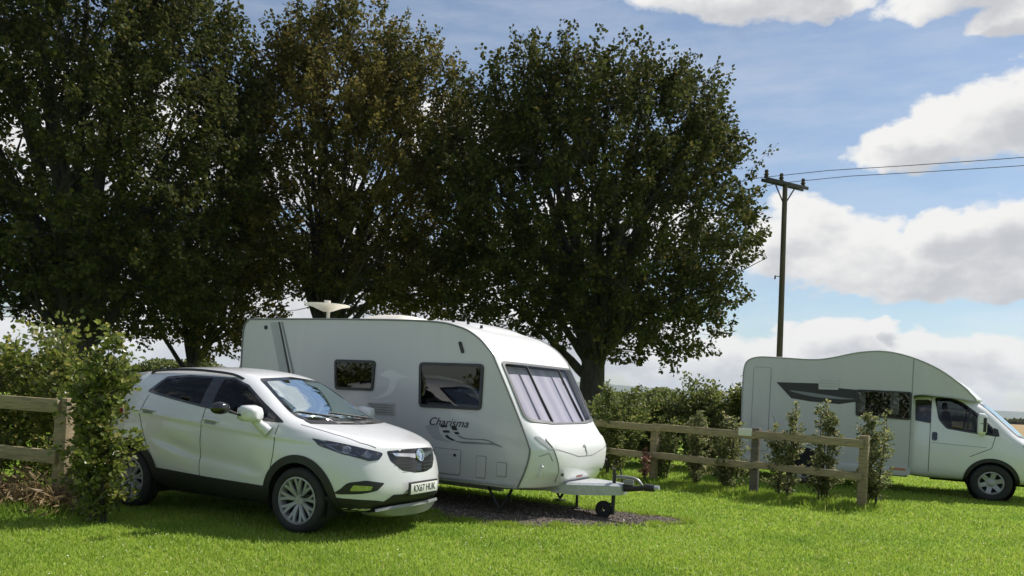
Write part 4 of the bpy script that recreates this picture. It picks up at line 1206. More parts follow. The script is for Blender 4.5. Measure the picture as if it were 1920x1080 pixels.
def fast_mesh(name, V, Fs, mat, parent=None, smooth=False):
    me = bpy.data.meshes.new(name)
    V = np.asarray(V, np.float32)
    loops = np.concatenate([f.reshape(-1) for f in Fs]).astype(np.int32)
    tot = np.concatenate([np.full(len(f), f.shape[1], np.int32) for f in Fs])
    st = np.concatenate([[0], np.cumsum(tot)[:-1]]).astype(np.int32)
    me.vertices.add(len(V)); me.vertices.foreach_set('co', V.reshape(-1))
    me.loops.add(len(loops)); me.loops.foreach_set('vertex_index', loops)
    me.polygons.add(len(tot)); me.polygons.foreach_set('loop_start', st); me.polygons.foreach_set('loop_total', tot)
    me.polygons.foreach_set('use_smooth', np.full(len(tot), smooth))
    me.materials.append(mat); me.update(calc_edges=True); me.validate()
    o = bpy.data.objects.new(name, me); COL.objects.link(o)
    if parent: o.parent = parent
    return o

def bez(a, b, c, n):
    t = np.linspace(0, 1, n)[:, None]
    return (1 - t) ** 2 * a + 2 * t * (1 - t) * b + t * t * c

def tubes_mesh(name, chains, mat, parent, sides=5):
    """many tapered tubes as one mesh; chains are (points, radii)"""
    V = []; F = []; base = 0
    ang = np.linspace(0, 2 * PI, sides, endpoint=False)
    for pts, rad in chains:
        n = len(pts); T = np.gradient(pts, axis=0); T /= np.maximum(np.linalg.norm(T, axis=1, keepdims=True), 1e-9)
        ref = np.array([0, 0, 1.0]) if abs(T[0, 2]) < .9 else np.array([1.0, 0, 0])
        A = np.cross(T, ref); A /= np.maximum(np.linalg.norm(A, axis=1, keepdims=True), 1e-9); B = np.cross(T, A)
        R_ = np.asarray(rad)[:, None, None]
        ring = pts[:, None, :] + R_ * (np.cos(ang)[None, :, None] * A[:, None, :] + np.sin(ang)[None, :, None] * B[:, None, :])
        V.append(ring.reshape(-1, 3))
        i = np.arange(n - 1)[:, None] * sides; j = np.arange(sides)[None, :]; j2 = (j + 1) % sides
        F.append(np.stack([base + i + j, base + i + sides + j, base + i + sides + j2, base + i + j2], -1).reshape(-1, 4))
        base += n * sides
    return fast_mesh(name, np.concatenate(V), [np.concatenate(F)], mat, parent, True)

def make_tree(label, base, forks, r0, lobes, ncl, nleaf, size, mat, seed, k=1.0, group='broad-leaved trees behind the caravan', nlimb=12, zmin=None, lean=(0, 0), cat='tree', name='sycamore_tree', spread=1.0, core=.6):
    # the tree's figures are for a crown k times nearer; grow it to where it stands
    base = (base[0] * k, base[1] * k, 0); forks = 1.58 + (forks - 1.58) * k; r0 *= k; spread *= k; size *= k
    lobes = [(a * k, b_ * k, 1.58 + (c_ - 1.58) * k, d_ * k, e_ * k, f_ * k) for a, b_, c_, d_, e_, f_ in lobes]
    if zmin is not None: zmin = 1.58 + (zmin - 1.58) * k
    rng = np.random.default_rng(seed)
    root = thing(name, label, cat, base, 0, group)
    B0 = np.array(base, float)
    L = np.array(lobes, float)
    w = (L[:, 3] * L[:, 4] * L[:, 5]) ** .8; w /= w.sum()
    # trunk
    fork = np.array([lean[0], lean[1], forks])
    chains = []
    tp = bez(np.zeros(3), np.array([lean[0] * .2, lean[1] * .2, forks * .5]), fork, 9)
    tr = r0 * np.interp(np.linspace(0, 1, 9), [0, .08, .25, 1], [1.45, 1.15, 1.0, .82])
    tp[0, 2] = -.1
    chains.append((tp, tr))
    bt = tubes_mesh('trunk', chains, M['bark'], root, 14)
    # limbs
    ch = []; nodesP = []; 
    for k in range(nlimb):
        li = k % len(L) if k < len(L) * 2 else rng.choice(len(L), p=w)
        c, r_ = L[li, :3] - B0, L[li, 3:]
        d = rng.normal(size=3); d[2] = abs(d[2]) * .8 + .15; d /= np.linalg.norm(d)
        end = c + d * r_ * rng.uniform(.45, .8)
        t0 = rng.uniform(.62, 1.0); st = tp[int(t0 * 8)]
        mid = st + (end - st) * np.array([.35, .35, .55]) + rng.normal(size=3) * .2
        n = 14; pts = bez(st, mid, end, n); pts[2:-1] += np.cumsum(rng.normal(size=(n - 3, 3)) * .035, axis=0)
        rad = r0 * rng.uniform(.36, .55) * np.linspace(1, .13, n) ** .9
        ch.append((pts, rad)); nodesP += [(p, q) for p, q in zip(pts[3:], rad[3:])]
        for s in range(5):                                    # side branches
            i = rng.integers(4, n - 2); d2 = rng.normal(size=3); d2[2] = abs(d2[2]) * .6
            ax = (pts[i] - pts[i - 1]); ax /= np.linalg.norm(ax)
            d2 = d2 / np.linalg.norm(d2) * .8 + ax * .7
            ln = rng.uniform(.8, 1.8) * spread
            e2 = pts[i] + d2 * ln
            q2 = bez(pts[i], pts[i] + d2 * ln * .5 + np.array([0, 0, -.1]), e2, 7)
            r2 = rad[i] * .6 * np.linspace(1, .2, 7)
            ch.append((q2, r2)); nodesP += [(p, q) for p, q in zip(q2[2:], r2[2:])]
    NP = np.array([p for p, q in nodesP]); NR = np.array([q for p, q in nodesP])
    # leaf clusters
    li = rng.choice(len(L), size=ncl, p=w)
    d = rng.normal(size=(ncl, 3)); d /= np.linalg.norm(d, axis=1, keepdims=True)
    rr = core + (1 - core) * rng.uniform(0, 1, ncl) ** .55
    out = d * rr[:, None]
    P = L[li, :3] - B0 + out * L[li, 3:]
    if zmin is not None:
        keep = P[:, 2] + B0[2] > zmin + rng.normal(size=ncl) * .25
        P, d, rr = P[keep], d[keep], rr[keep]
    ncl = len(P)
    D = d * 1.0 + np.array([0, 0, .75]); D += rng.normal(size=D.shape) * .3; D /= np.linalg.norm(D, axis=1, keepdims=True)
    TL = rng.uniform(.25, .55, ncl) * spread * (1 + .5 * np.clip(d[:, 2], 0, 1) * (rr > .8))
    for i in range(ncl):
        dd = np.linalg.norm(NP - P[i], axis=1) + np.maximum(0, NP[:, 2] - P[i, 2]) * .8
        j = dd.argmin()
        if rng.random() < .6:
            mid = (NP[j] + P[i]) / 2 + np.array([0, 0, -.08]) + rng.normal(size=3) * .06
            pts = np.concatenate([bez(NP[j], mid, P[i], 5), [P[i] + D[i] * TL[i]]])
            r1 = min(NR[j] * .7, .022); ch.append((pts, np.array([r1, r1 * .85, r1 * .7, r1 * .55, r1 * .45, .004])))
    tubes_mesh('branches', ch, M['bark'], root, 5)
    # leaves
    idx = np.repeat(np.arange(ncl), nleaf); n = len(idx)
    t = rng.uniform(-.15, 1.0, n)
    rad = (.145 * (1 - .55 * np.clip(t, 0, 1)))[:, None] * spread
    off = rng.normal(size=(n, 3)); off /= np.linalg.norm(off, axis=1, keepdims=True)
    LP = P[idx] + D[idx] * (TL[idx] * t)[:, None] + off * rad * rng.uniform(.3, 1.1, (n, 1))
    LD = off * .8 + D[idx] * .35 + np.array([0, 0, -.35]) + rng.normal(size=(n, 3)) * .35
    S = size * rng.uniform(.65, 1.25, n)
    V, F = place_leaves(LP, LD, S, rng)
    fast_mesh('crown', V, F, mat, root)
    return root

def make_shrub(name, label, cat, base, stems, height, rad, nleaf, size, mat, seed, group=None, shape=None, low=.08, stem_r=.012, lean=(0, 0), clump=.12):
    """upright shrub: wavy stems with side twigs carrying leaves"""
    rng = np.random.default_rng(seed)
    root = thing(name, label, cat, base, 0, group)
    ch = []; tips = []
    shape = shape or [(0, .45), (.25, .9), (.5, 1), (.8, .7), (1, .12)]
    sx = [s[0] for s in shape]; sy = [s[1] for s in shape]
    for s in range(stems):
        a = rng.uniform(0, 2 * PI); b0 = np.array([math.cos(a), math.sin(a), 0]) * rad * .25 * (stems > 1)
        h_ = height * (1 if s == 0 else rng.uniform(.72, 1.0))
        top = np.array([lean[0], lean[1], h_]) + np.array([math.cos(a), math.sin(a), 0]) * rad * rng.uniform(.1, .75) * (stems > 1)
        p = bez(b0, (b0 + top) / 2 + rng.normal(size=3) * rad * .15, top, 12); p[0, 2] = -.03
        ch.append((p, stem_r * np.linspace(1.2, .25, 12)))
        nt = int(14 * height / .9)
        for k in range(nt):
            t = rng.uniform(low, 1.0); i = min(int(t * 11), 10); q = p[i] + (p[i + 1] - p[i]) * (t * 11 - i)
            a2 = rng.uniform(0, 2 * PI); d = np.array([math.cos(a2), math.sin(a2), rng.uniform(.3, 1.1)]); d /= np.linalg.norm(d)
            ln = rad * np.interp(t, sx, sy) * rng.uniform(.45, 1.1)
            e = q + d * ln
            ch.append((bez(q, (q + e) / 2 + np.array([0, 0, -.02]), e, 4), stem_r * .4 * np.linspace(1, .3, 4)))
            tips.append((q, e, ln))
    tubes_mesh('stem', ch, M['twig'], root, 5)
    T = len(tips); Q = np.array([t[0] for t in tips]); E = np.array([t[1] for t in tips])
    wgt = np.array([t[2] for t in tips]) + .05; wgt /= wgt.sum()
    idx = rng.choice(T, nleaf, p=wgt); t = rng.uniform(.1, 1.08, nleaf)
    off = rng.normal(size=(nleaf, 3)); off /= np.linalg.norm(off, axis=1, keepdims=True)
    LP = Q[idx] + (E - Q)[idx] * t[:, None] + off * clump * rng.uniform(.1, 1, (nleaf, 1)) * min(1, rad * 2)
    LD = off * .7 + (E - Q)[idx] * 1.2 + np.array([0, 0, .15]) + rng.normal(size=(nleaf, 3)) * .3
    LP[:, 2] = np.maximum(LP[:, 2], .03)
    V, F = place_leaves(LP, LD, size * rng.uniform(.6, 1.3, nleaf), rng)
    fast_mesh('foliage', V, F, mat, root)
    return root

# ------------------------------------------------------------------ ground
def ground_h(x, y):
    """level pitch that rolls gently and falls away beyond it"""
    x = np.asarray(x, float); y = np.asarray(y, float)
    d = np.maximum(0, y - 34)
    z = -.0085 * d / (1 + d / 900)
    return z

def build_ground():
    ys = np.concatenate([np.arange(-12, 40, 1.0), 40 * 1.12 ** np.arange(0, 46)])
    xs = np.concatenate([-30 * 1.15 ** np.arange(38, 0, -1), np.arange(-30, 31, 2.0), 30 * 1.15 ** np.arange(1, 39)])
    V = []; F = []
    X, Y = np.meshgrid(xs, ys); Z = ground_h(X, Y)
    V = np.stack([X, Y, Z], -1).reshape(-1, 3); nx = len(xs)
    i = np.arange(len(ys) - 1)[:, None] * nx + np.arange(nx - 1)[None, :]
    F = np.stack([i, i + 1, i + nx + 1, i + nx], -1).reshape(-1, 4)
    m, n, l, b = nodes('ground')
    tc = n.new('ShaderNodeTexCoord')
    def noise(sc_, det=4, rough=.55):
        k = n.new('ShaderNodeTexNoise'); k.inputs['Scale'].default_value = sc_; k.inputs['Detail'].default_value = det; k.inputs['Roughness'].default_value = rough
        l.new(tc.outputs['Object'], k.inputs['Vector']); return k.outputs['Fac']
    def ramp(fac, els):
        r_ = n.new('ShaderNodeValToRGB')
        for i_, (p, c) in enumerate(els):
            e = r_.color_ramp.elements[i_] if i_ < 2 else r_.color_ramp.elements.new(p)
            e.position = p; e.color = (*c, 1)
        l.new(fac, r_.inputs['Fac']); return r_.outputs['Color']
    fine = ramp(noise(38, 6, .7), [(.3, (.12, .20, .025)), (.55, (.24, .35, .045)), (.75, (.33, .43, .07))])
    big = ramp(noise(.55, 4), [(.3, (.72, .85, .7)), (.5, (1, 1, 1)), (.7, (1.12, 1.0, .9))])
    mul = n.new('ShaderNodeMixRGB'); mul.blend_type = 'MULTIPLY'; mul.inputs[0].default_value = 1
    l.new(fine, mul.inputs[1]); l.new(big, mul.inputs[2])
    # stubble field far off: bands by distance with wavy edges
    sx = n.new('ShaderNodeSeparateXYZ'); l.new(tc.outputs['Object'], sx.inputs[0])
    ad = n.new('ShaderNodeMath'); ad.operation = 'MULTIPLY_ADD'; l.new(noise(.03, 3), ad.inputs[0]); ad.inputs[1].default_value = 14; l.new(sx.outputs['Y'], ad.inputs[2])
    mr = n.new('ShaderNodeMapRange'); mr.inputs['From Min'].default_value = 62; mr.inputs['From Max'].default_value = 70; l.new(ad.outputs[0], mr.inputs['Value'])
    stub = ramp(noise(.25, 5), [(.3, (.24, .17, .075)), (.7, (.33, .235, .11))])
    mx = n.new('ShaderNodeMixRGB'); l.new(mr.outputs[0], mx.inputs[0]); l.new(mul.outputs[0], mx.inputs[1]); l.new(stub, mx.inputs[2])
    mr2 = n.new('ShaderNodeMapRange'); mr2.inputs['From Min'].default_value = 520; mr2.inputs['From Max'].default_value = 560; l.new(ad.outputs[0], mr2.inputs['Value'])
    farc = ramp(noise(.006, 4), [(.35, (.05, .085, .03)), (.5, (.09, .12, .04)), (.62, (.22, .18, .09))])
    mx2 = n.new('ShaderNodeMixRGB'); l.new(mr2.outputs[0], mx2.inputs[0]); l.new(mx.outputs[0], mx2.inputs[1]); l.new(farc, mx2.inputs[2])
    l.new(mx2.outputs[0], b.inputs['Base Color']); b.inputs['Roughness'].default_value = .9; b.inputs['Specular IOR Level'].default_value = .15
    bp = n.new('ShaderNodeBump'); bp.inputs['Strength'].default_value = .7; bp.inputs['Distance'].default_value = .03
    l.new(noise(55, 6, .7), bp.inputs['Height']); l.new(bp.outputs[0], b.inputs['Normal'])
    o = fast_mesh('ground', V, [F], m, None, True)
    tag(o, kind='structure')

PAD = rpoly([(-4.4, 13.6), (-3.2, 11.9), (-.95, 9.75), (-.45, 9.2), (.02, 9.05), (.65, 9.22), (1.88, 9.66), (2.6, 10.1), (1.9, 10.5), (1.2, 10.72), (.06, 11.35), (-.77, 11.75)], .35, 6)

def build_gravel():
    V, T = fill2d(PAD, (), .16)
    rng = np.random.default_rng(5)
    nz = rng.normal(size=len(V)) * .004
    m = pm('gravel', (.15, .115, .09), .95, col2=(.05, .04, .032), vs=45, bump=.9, bs=70)
    o = mk('gravel_pad', [(p[0], p[1], .012 + abs(z)) for p, z in zip(V, nz)], [list(t) for t in T], m, None, True)
    tag(o, kind='structure')

def build_stones():
    rng = np.random.default_rng(15)
    xs = [p[0] for p in PAD]; ys = [p[1] for p in PAD]
    P = np.stack([rng.uniform(min(xs), max(xs), 26000), rng.uniform(min(ys), 12.2, 26000)], 1)
    P = P[inpoly(P, inset(PAD, -.05))]
    n = len(P); r_ = rng.uniform(.006, .017, n) * np.where(rng.uniform(0, 1, n) > .96, 1.8, 1)
    T = np.array([(1, 0, 0), (-1, 0, 0), (0, 1, 0), (0, -1, 0), (0, 0, .75), (0, 0, -.4)], float)
    a_ = rng.uniform(0, 2 * PI, n); c, s_ = np.cos(a_), np.sin(a_)
    T = T[None] * rng.uniform(.6, 1.3, (n, 6, 1))
    X = T[:, :, 0] * c[:, None] - T[:, :, 1] * s_[:, None]; Y = T[:, :, 0] * s_[:, None] + T[:, :, 1] * c[:, None]
    V = np.stack([P[:, 0:1] + X * r_[:, None], P[:, 1:2] + Y * r_[:, None], .016 + T[:, :, 2] * r_[:, None]], -1).reshape(-1, 3)
    i = np.arange(n)[:, None] * 6
    F = [i + np.array([f]) for f in ((0, 2, 4), (2, 1, 4), (1, 3, 4), (3, 0, 4))]
    m = leaf_mat('stone', [(0, (.045, .036, .03)), (.5, (.11, .088, .07)), (.85, (.19, .155, .125)), (1, (.32, .29, .26))], .0, rough=.9)
    o = fast_mesh('gravel_stones', V, F, m); tag(o, kind='stuff')

def build_grass():
    rng = np.random.default_rng(3)
    n = 420000
    # even cover that thins with distance, inside the piece of lawn in view
    y = 5.2 * (22 / 5.2) ** rng.uniform(0, 1, n)
    x = rng.uniform(-.72, .72, n) * (y + .6)
    P = np.stack([x, y], 1)
    keep = ~inpoly(P, inset(PAD, .06 + 0))
    edge = inpoly(P, inset(PAD, .0)) & keep
    P = P[keep]; n = len(P)
    # clumping
    k = rng.uniform(0, 1, n)
    sp = np.sin(P[:, 0] * 2.1 + np.sin(P[:, 1] * 1.7)) * .5 + np.sin(P[:, 1] * 3.3 + P[:, 0] * 1.1) * .5
    sp = sp + .6 * np.sin(P[:, 0] * 7.3 + 2 * np.sin(P[:, 1] * 4.1)) * np.sin(P[:, 1] * 8.7 + 1.5 * np.sin(P[:, 0] * 5.3))
    h_ = .028 * rng.uniform(.5, 1.9, n) * (1 + .22 * sp)
    wd = np.maximum(.0028, .00058 * P[:, 1]) * rng.uniform(.7, 1.3, n)
    a = rng.uniform(0, 2 * PI, n); dx = np.cos(a); dy = np.sin(a)
    a2 = rng.uniform(0, 2 * PI, n); ln = h_ * rng.uniform(.15, .95, n); lx = np.cos(a2) * ln; ly = np.sin(a2) * ln
    z0 = ground_h(P[:, 0], P[:, 1])
    b0 = np.stack([P[:, 0] - dx * wd, P[:, 1] - dy * wd, z0 - .003], 1); b1 = np.stack([P[:, 0] + dx * wd, P[:, 1] + dy * wd, z0 - .003], 1)
    m0 = np.stack([P[:, 0] - dx * wd * .8 + lx * .4, P[:, 1] - dy * wd * .8 + ly * .4, z0 + h_ * .6], 1); m1 = np.stack([P[:, 0] + dx * wd * .8 + lx * .4, P[:, 1] + dy * wd * .8 + ly * .4, z0 + h_ * .6], 1)
    tp = np.stack([P[:, 0] + lx, P[:, 1] + ly, z0 + h_ * .95], 1)
    V = np.stack([b0, b1, m1, m0, tp], 1).reshape(-1, 3)
    i = np.arange(n)[:, None] * 5
    F = [i + np.array([[0, 1, 2, 3]]), i + np.array([[3, 2, 4]])]
    m = leaf_mat('grass_blade', [(0, (.20, .32, .035)), (.5, (.325, .45, .055)), (.9, (.43, .51, .09)), (1, (.52, .47, .20))], .5, rough=.45, patch=(.17, .30, .035), patch_scale=.8, patch_at=(.50, .70), spec=.35)
    o = fast_mesh('grass', V, F, m)
    tag(o, kind='stuff')
    # longer tufts along the pad and under the fence
    rng = np.random.default_rng(8)
    n = 16000
    seg = []
    pts = PAD
    a_ = np.array([5.62, 12.2]); b_ = np.array([1.0, 15.84])
    t = rng.uniform(0, 1, n); Q = a_ + (b_ - a_) * t[:, None] + rng.normal(size=(n, 2)) * np.array([.3, .3])
    m2 = 9000; k = rng.integers(0, len(pts), m2); pa = np.array(pts); tt = rng.uniform(0, 1, (m2, 1))
    Q2 = pa[k] * (1 - tt) + pa[(k + 1) % len(pts)] * tt + rng.normal(size=(m2, 2)) * .06
    m3 = 9000; tt = rng.uniform(0, 1, (m3, 1)); Q3 = np.array([-5.1, 8.5]) * (1 - tt) + np.array([-7.6, 9.1]) * tt + rng.normal(size=(m3, 2)) * .28
    P = np.concatenate([Q, Q2, Q3]); n = len(P)
    h_ = rng.uniform(.05, .15, n) * np.concatenate([np.full(len(Q), 1.0), np.full(m2, .55), np.full(m3, 1.2)])
    dir_ = rng.normal(size=(n, 3)) * .45; dir_[:, 2] = 1
    nar = LEAF * np.array([.09, 1, .3])
    V, F = place_leaves(np.stack([P[:, 0], P[:, 1], np.zeros(n)], 1), dir_, h_, rng, nar, LEAF_F, 0)
    o = fast_mesh('long_grass', V, F, m); tag(o, kind='stuff')
    # dry straw heaped against the left-hand fence
    n = 5200
    t = rng.uniform(0, 1, n)
    P = np.stack([-4.85 - 2.4 * t + rng.normal(size=n) * .1, 8.62 + .6 * t + rng.normal(size=n) * .22, np.zeros(n)], 1)
    P[:, 2] = np.abs(rng.normal(size=n)) * .13
    dir_ = rng.normal(size=(n, 3)) * .8; dir_[:, 2] = np.abs(dir_[:, 2]) * .6 + .15
    V, F = place_leaves(P, dir_, rng.uniform(.05, .17, n), rng, LEAF * np.array([.2, 1, .3]), LEAF_F, 0)
    o = fast_mesh('dry_grass', V, F, M['straw']); tag(o, kind='stuff')
    # clover and daisies: a scatter of little pale heads
    n = 900
    y = rng.uniform(5.4, 11, n); x = rng.uniform(-.7, .7, n) * y
    P = np.stack([x, y, rng.uniform(.025, .04, n)], 1)
    P = P[~inpoly(P[:, :2], PAD)]; n = len(P)
    V, F = place_leaves(P, np.stack([np.cos(P[:, 0] * 91), np.sin(P[:, 0] * 91), np.full(n, .2)], 1), rng.uniform(.008, .016, n), rng, LEAF * np.array([1.2, 1, .2]), LEAF_F, 3)
    o = fast_mesh('clover_heads', V, F, pm('clover_head', (.6, .6, .5), .8, var=.1)); tag(o, kind='stuff')

# ------------------------------------------------------------------ fences
def make_post(root, x, y, h_, w, d, mat, rz):
    b = MB(); b.box((x, y, h_ / 2 - .05), (w, d, h_ + .1), Matrix.Rotation(rz, 3, 'Z'), bev=.008)
    return b.build('post', M[mat], root, auto=30)

def rail_between(root, p, q, z0, z1, hgt, th, mat, off):
    p = Vector((p[0], p[1], z0)); q = Vector((q[0], q[1], z1)); d = q - p
    rot = d.to_track_quat('X', 'Z').to_matrix()
    b = MB(); b.box((p + q) / 2 + rot @ Vector((0, off, 0)), (d.length, th, hgt), rot, bev=.006)
    # grain runs along the board
    return b.build('rail', M[mat], root, auto=30)

def build_fences():
    root = thing('timber_fence', 'post-and-rail timber fence running between the caravan and the motorhome', 'fence', (0, 0, 0))
    P = [(5.62, 12.25), (4.25, 13.35), (2.72, 14.5), (1.30, 15.62), (-.1, 16.75)]
    ang = math.atan2(P[1][1] - P[0][1], P[1][0] - P[0][0])
    for i, p in enumerate(P): make_post(root, p[0], p[1], 1.17 if i < 2 else 1.10, .13, .11, 'timber_old' if i == 1 else 'timber', ang)
    for a, b_ in zip(P[:-1], P[1:]):
        rail_between(root, a, b_, 1.04, 1.06, .13, .045, 'timber_rail', .0775)
        rail_between(root, a, b_, .52, .54, .12, .045, 'timber_rail', .0775)
    b = MB()
    d = (Vector(P[1]) - Vector(P[0])).normalized(); nn = Vector((-d.y, d.x))
    c = Vector(P[1]) + d * .16 + nn * .108
    b.box((c.x, c.y, 1.09), (.24, .015, .13), Matrix.Rotation(ang, 3, 'Z'), bev=.004)
    o = b.build('pitch_sign', pm('pitch_sign_white', (.68, .66, .58), .5, var=.06), None, auto=30)
    tag(o, 'blank off-white plate fixed to the rail beside the dark post', 'sign')
    root = thing('timber_fence', 'weathered timber rail fence with a thick end post by the tall leafy shrub at left', 'fence', (0, 0, 0))
    P = [(-5.02, 8.72), (-6.75, 9.2), (-8.5, 9.68)]
    ang = math.atan2(P[1][1] - P[0][1], P[1][0] - P[0][0])
    for i, p in enumerate(P): make_post(root, p[0], p[1], 1.26, .17, .13, 'timber', ang)
    for a, b_ in zip(P[:-1], P[1:]):
        rail_between(root, a, b_, 1.17, 1.185, .155, .05, 'timber_rail', .09)
        rail_between(root, a, b_, .60, .62, .15, .05, 'timber_rail', .09)
    # close-boarded panel beyond the hedge
    root = thing('board_fence', 'grey close-boarded fence panel beyond the hedge, under the right-hand tree', 'fence', (3.6, 21.0, 0), R(4))
    for k in range(14):
        b = MB(); b.box((-.91 + k * .14, .0, .80), (.136, .02, 1.5)); b.build('board', pm_cache('grey_board', (.11, .105, .11), .9), root, smooth=False)
    for z in (.35, 1.25):
        b = MB(); b.box((0, .035, z), (1.96, .05, .08)); b.build('rail', M['timber_old'], root, smooth=False)

# ------------------------------------------------------------------ power pole
def build_pole():
    Y = 34.0; X = 11.74
    root = thing('power_pole', 'wooden electricity pole with a steel crossarm standing behind the motorhome', 'power pole', (X, Y, 0))
    b = MB(); H_ = 11.3; lean = -.20
    b.tube([(-.02, 0, -.3), (lean * .5, 0, H_ * .5), (lean, 0, H_)], [.145, .125, .105], 14); b.build('pole', M['pole_wood'], root)
    ax = Vector((.88, .47, 0)).normalized(); top = Vector((lean, 0, H_))
    b = MB(); L_ = 1.28
    for o_ in (-.14, .14):
        nn = Vector((-ax.y, ax.x, 0)) * o_
        rot = Matrix.Rotation(math.atan2(ax.y, ax.x), 3, 'Z')
        b.box(top + nn + Vector((0, 0, .0)), (2 * L_, .06, .14), rot, bev=.008)
    arm = b.build('crossarm', M['black_metal'], root, auto=30)
    b = MB()
    for s in (-1, 1): b.tube([top + ax * s * .62 + Vector((0, 0, -.05)), top + ax * s * .05 + Vector((0, 0, -.85))], .03, 6)
    b.build('brace', M['black_metal'], root)
    ins = []
    for s in (-1.15, -.25, 1.1):
        p = top + ax * s + Vector((0, 0, .07 if s else .25))
        b = MB(); b.tube([top + ax * s, p], .02, 6)
        b.revolve([(0, .0), (.09, .0), (.115, .06), (.07, .10), (.11, .15), (.10, .19), (.06, .21), (.09, .28), (.07, .36), (0, .38)], p, 'Z', 14)
        b.build('insulator', M['ceramic'], root); ins.append(Vector((X, Y, 0)) + p + Vector((0, 0, .38)))
    b = MB(); p = Vector((lean * .55, 0, H_ * .64)); b.tube([p, p + Vector((-.32, 0, .02))], .02, 6); b.tube([p + Vector((-.32, 0, .04)), p + Vector((-.34, 0, -.12))], .035, 6); b.build('bracket', M['black_metal'], root)
    dirv = Vector((.77, -.64, 0)).normalized()
    lab = ['overhead wire from the left insulator of the power pole', 'overhead wire from the middle insulator of the power pole', 'overhead wire from the right insulator of the power pole']
    for k, s in enumerate(ins):
        if k == 0: continue                                  # the left insulator carries nothing that shows
        pts = []
        for t in np.linspace(-70, 62, 45):
            e = s + dirv * float(t); sag = 1.5 * (1 - (1 - min(abs(t), 66) / 33) ** 2) if t > 0 else 1.2 * (1 - (1 - min(abs(t), 70) / 35) ** 2)
            pts.append(e + Vector((0, 0, -sag)))
        b = MB(); b.tube(pts, .014, 6); o = b.build('power_wire', M['wire'], None)
        tag(o, lab[k], 'wire', 'overhead power wires')

# ------------------------------------------------------------------ far land
def build_far():
    rng = np.random.default_rng(21)
    # far hills
    V = []; F = []
    xs = np.linspace(-6400, 6400, 120)
    prof = [0, .25, .6, .9, 1, .85, .5, 0]
    for i, x in enumerate(xs):
        hh = 100 + 28 * math.sin(x / 1500 + 1.1) + 16 * math.sin(x / 620 + .4) + 7 * math.sin(x / 240)
        for k, p in enumerate(prof):
            V.append((x, 5200 + k * 260 + 200 * math.sin(x / 1900), -38 + hh * p))
    n = len(prof)
    for i in range(len(xs) - 1):
        for k in range(n - 1): F.append((i * n + k, (i + 1) * n + k, (i + 1) * n + k + 1, i * n + k + 1))
    o = mk('hills', V, F, pm('hill_land', (.06, .085, .035), .95, col2=(.10, .10, .05), vs=.004), None, True); tag(o, kind='structure')
    # far tree line beyond the stubble field
    P = []
    for k in range(900):
        x = rng.uniform(60, 620); y = 430 + rng.normal() * 10 + (x - 260) * .12
        r_ = rng.uniform(.8, 1.7); c = np.array([x, y, ground_h(0, y) + r_ * .75])
        d = rng.normal(size=(34, 3)); d /= np.linalg.norm(d, axis=1, keepdims=True)
        P.append(c + d * r_ * np.array([1.2, 1, .85]))
    P = np.concatenate(P); n = len(P)
    V, F = place_leaves(P, rng.normal(size=(n, 3)), rng.uniform(.9, 1.8, n), rng)
    o = fast_mesh('distant_wood', V, F, M['leaf_dark']); tag(o, kind='stuff')
    # hedgerow behind the trees
    n = 100000
    x = rng.uniform(-44, 15, n); y = 46 + rng.normal(size=n) * .5; z = rng.uniform(0, 1, n) ** .8 * (np.where(x > -2, 1.85, 2.35) + .25 * np.sin(x * .9) + .18 * np.sin(x * 2.3))
    V, F = place_leaves(np.stack([x, y, z], 1), rng.normal(size=(n, 3)) + np.array([0, 0, .4]), rng.uniform(.1, .18, n), rng)
    o = fast_mesh('hedgerow', V, F, M['leaf_hedge']); tag(o, 'long clipped hedgerow closing the field behind the trees', 'hedge')
    n = 30000                                               # unseen hedge added behind the camera to darken the window reflections
    x = rng.uniform(-34, 40, n); y = -13 + rng.normal(size=n) * .6; z = rng.uniform(0, 1, n) ** .8 * (3.6 + .5 * np.sin(x * .7) + .3 * np.sin(x * 2.1))
    V, F = place_leaves(np.stack([x, y, z], 1), rng.normal(size=(n, 3)) + np.array([0, 0, .4]), rng.uniform(.14, .26, n), rng)
    o = fast_mesh('hedgerow', V, F, M['leaf_hedge']); tag(o, 'unseen tall hedgerow added behind the camera to darken window reflections', 'hedge')

def build_haze():
    b = MB(); b.box((0, 3600, 45), (16000, 9000, 240))
    m = bpy.data.materials.new('haze'); m.use_nodes = True; n = m.node_tree.nodes; l = m.node_tree.links
    for k in list(n):
        if k.type == 'BSDF_PRINCIPLED': n.remove(k)
    v = n.new('ShaderNodeVolumePrincipled'); v.inputs['Color'].default_value = (.72, .82, .95, 1); v.inputs['Density'].default_value = HAZE_D
    l.new(v.outputs[0], [k for k in n if k.type == 'OUTPUT_MATERIAL'][0].inputs['Volume'])
    o = b.build('haze', m, None, smooth=False); tag(o, kind='stuff')
HAZE_D = .00008

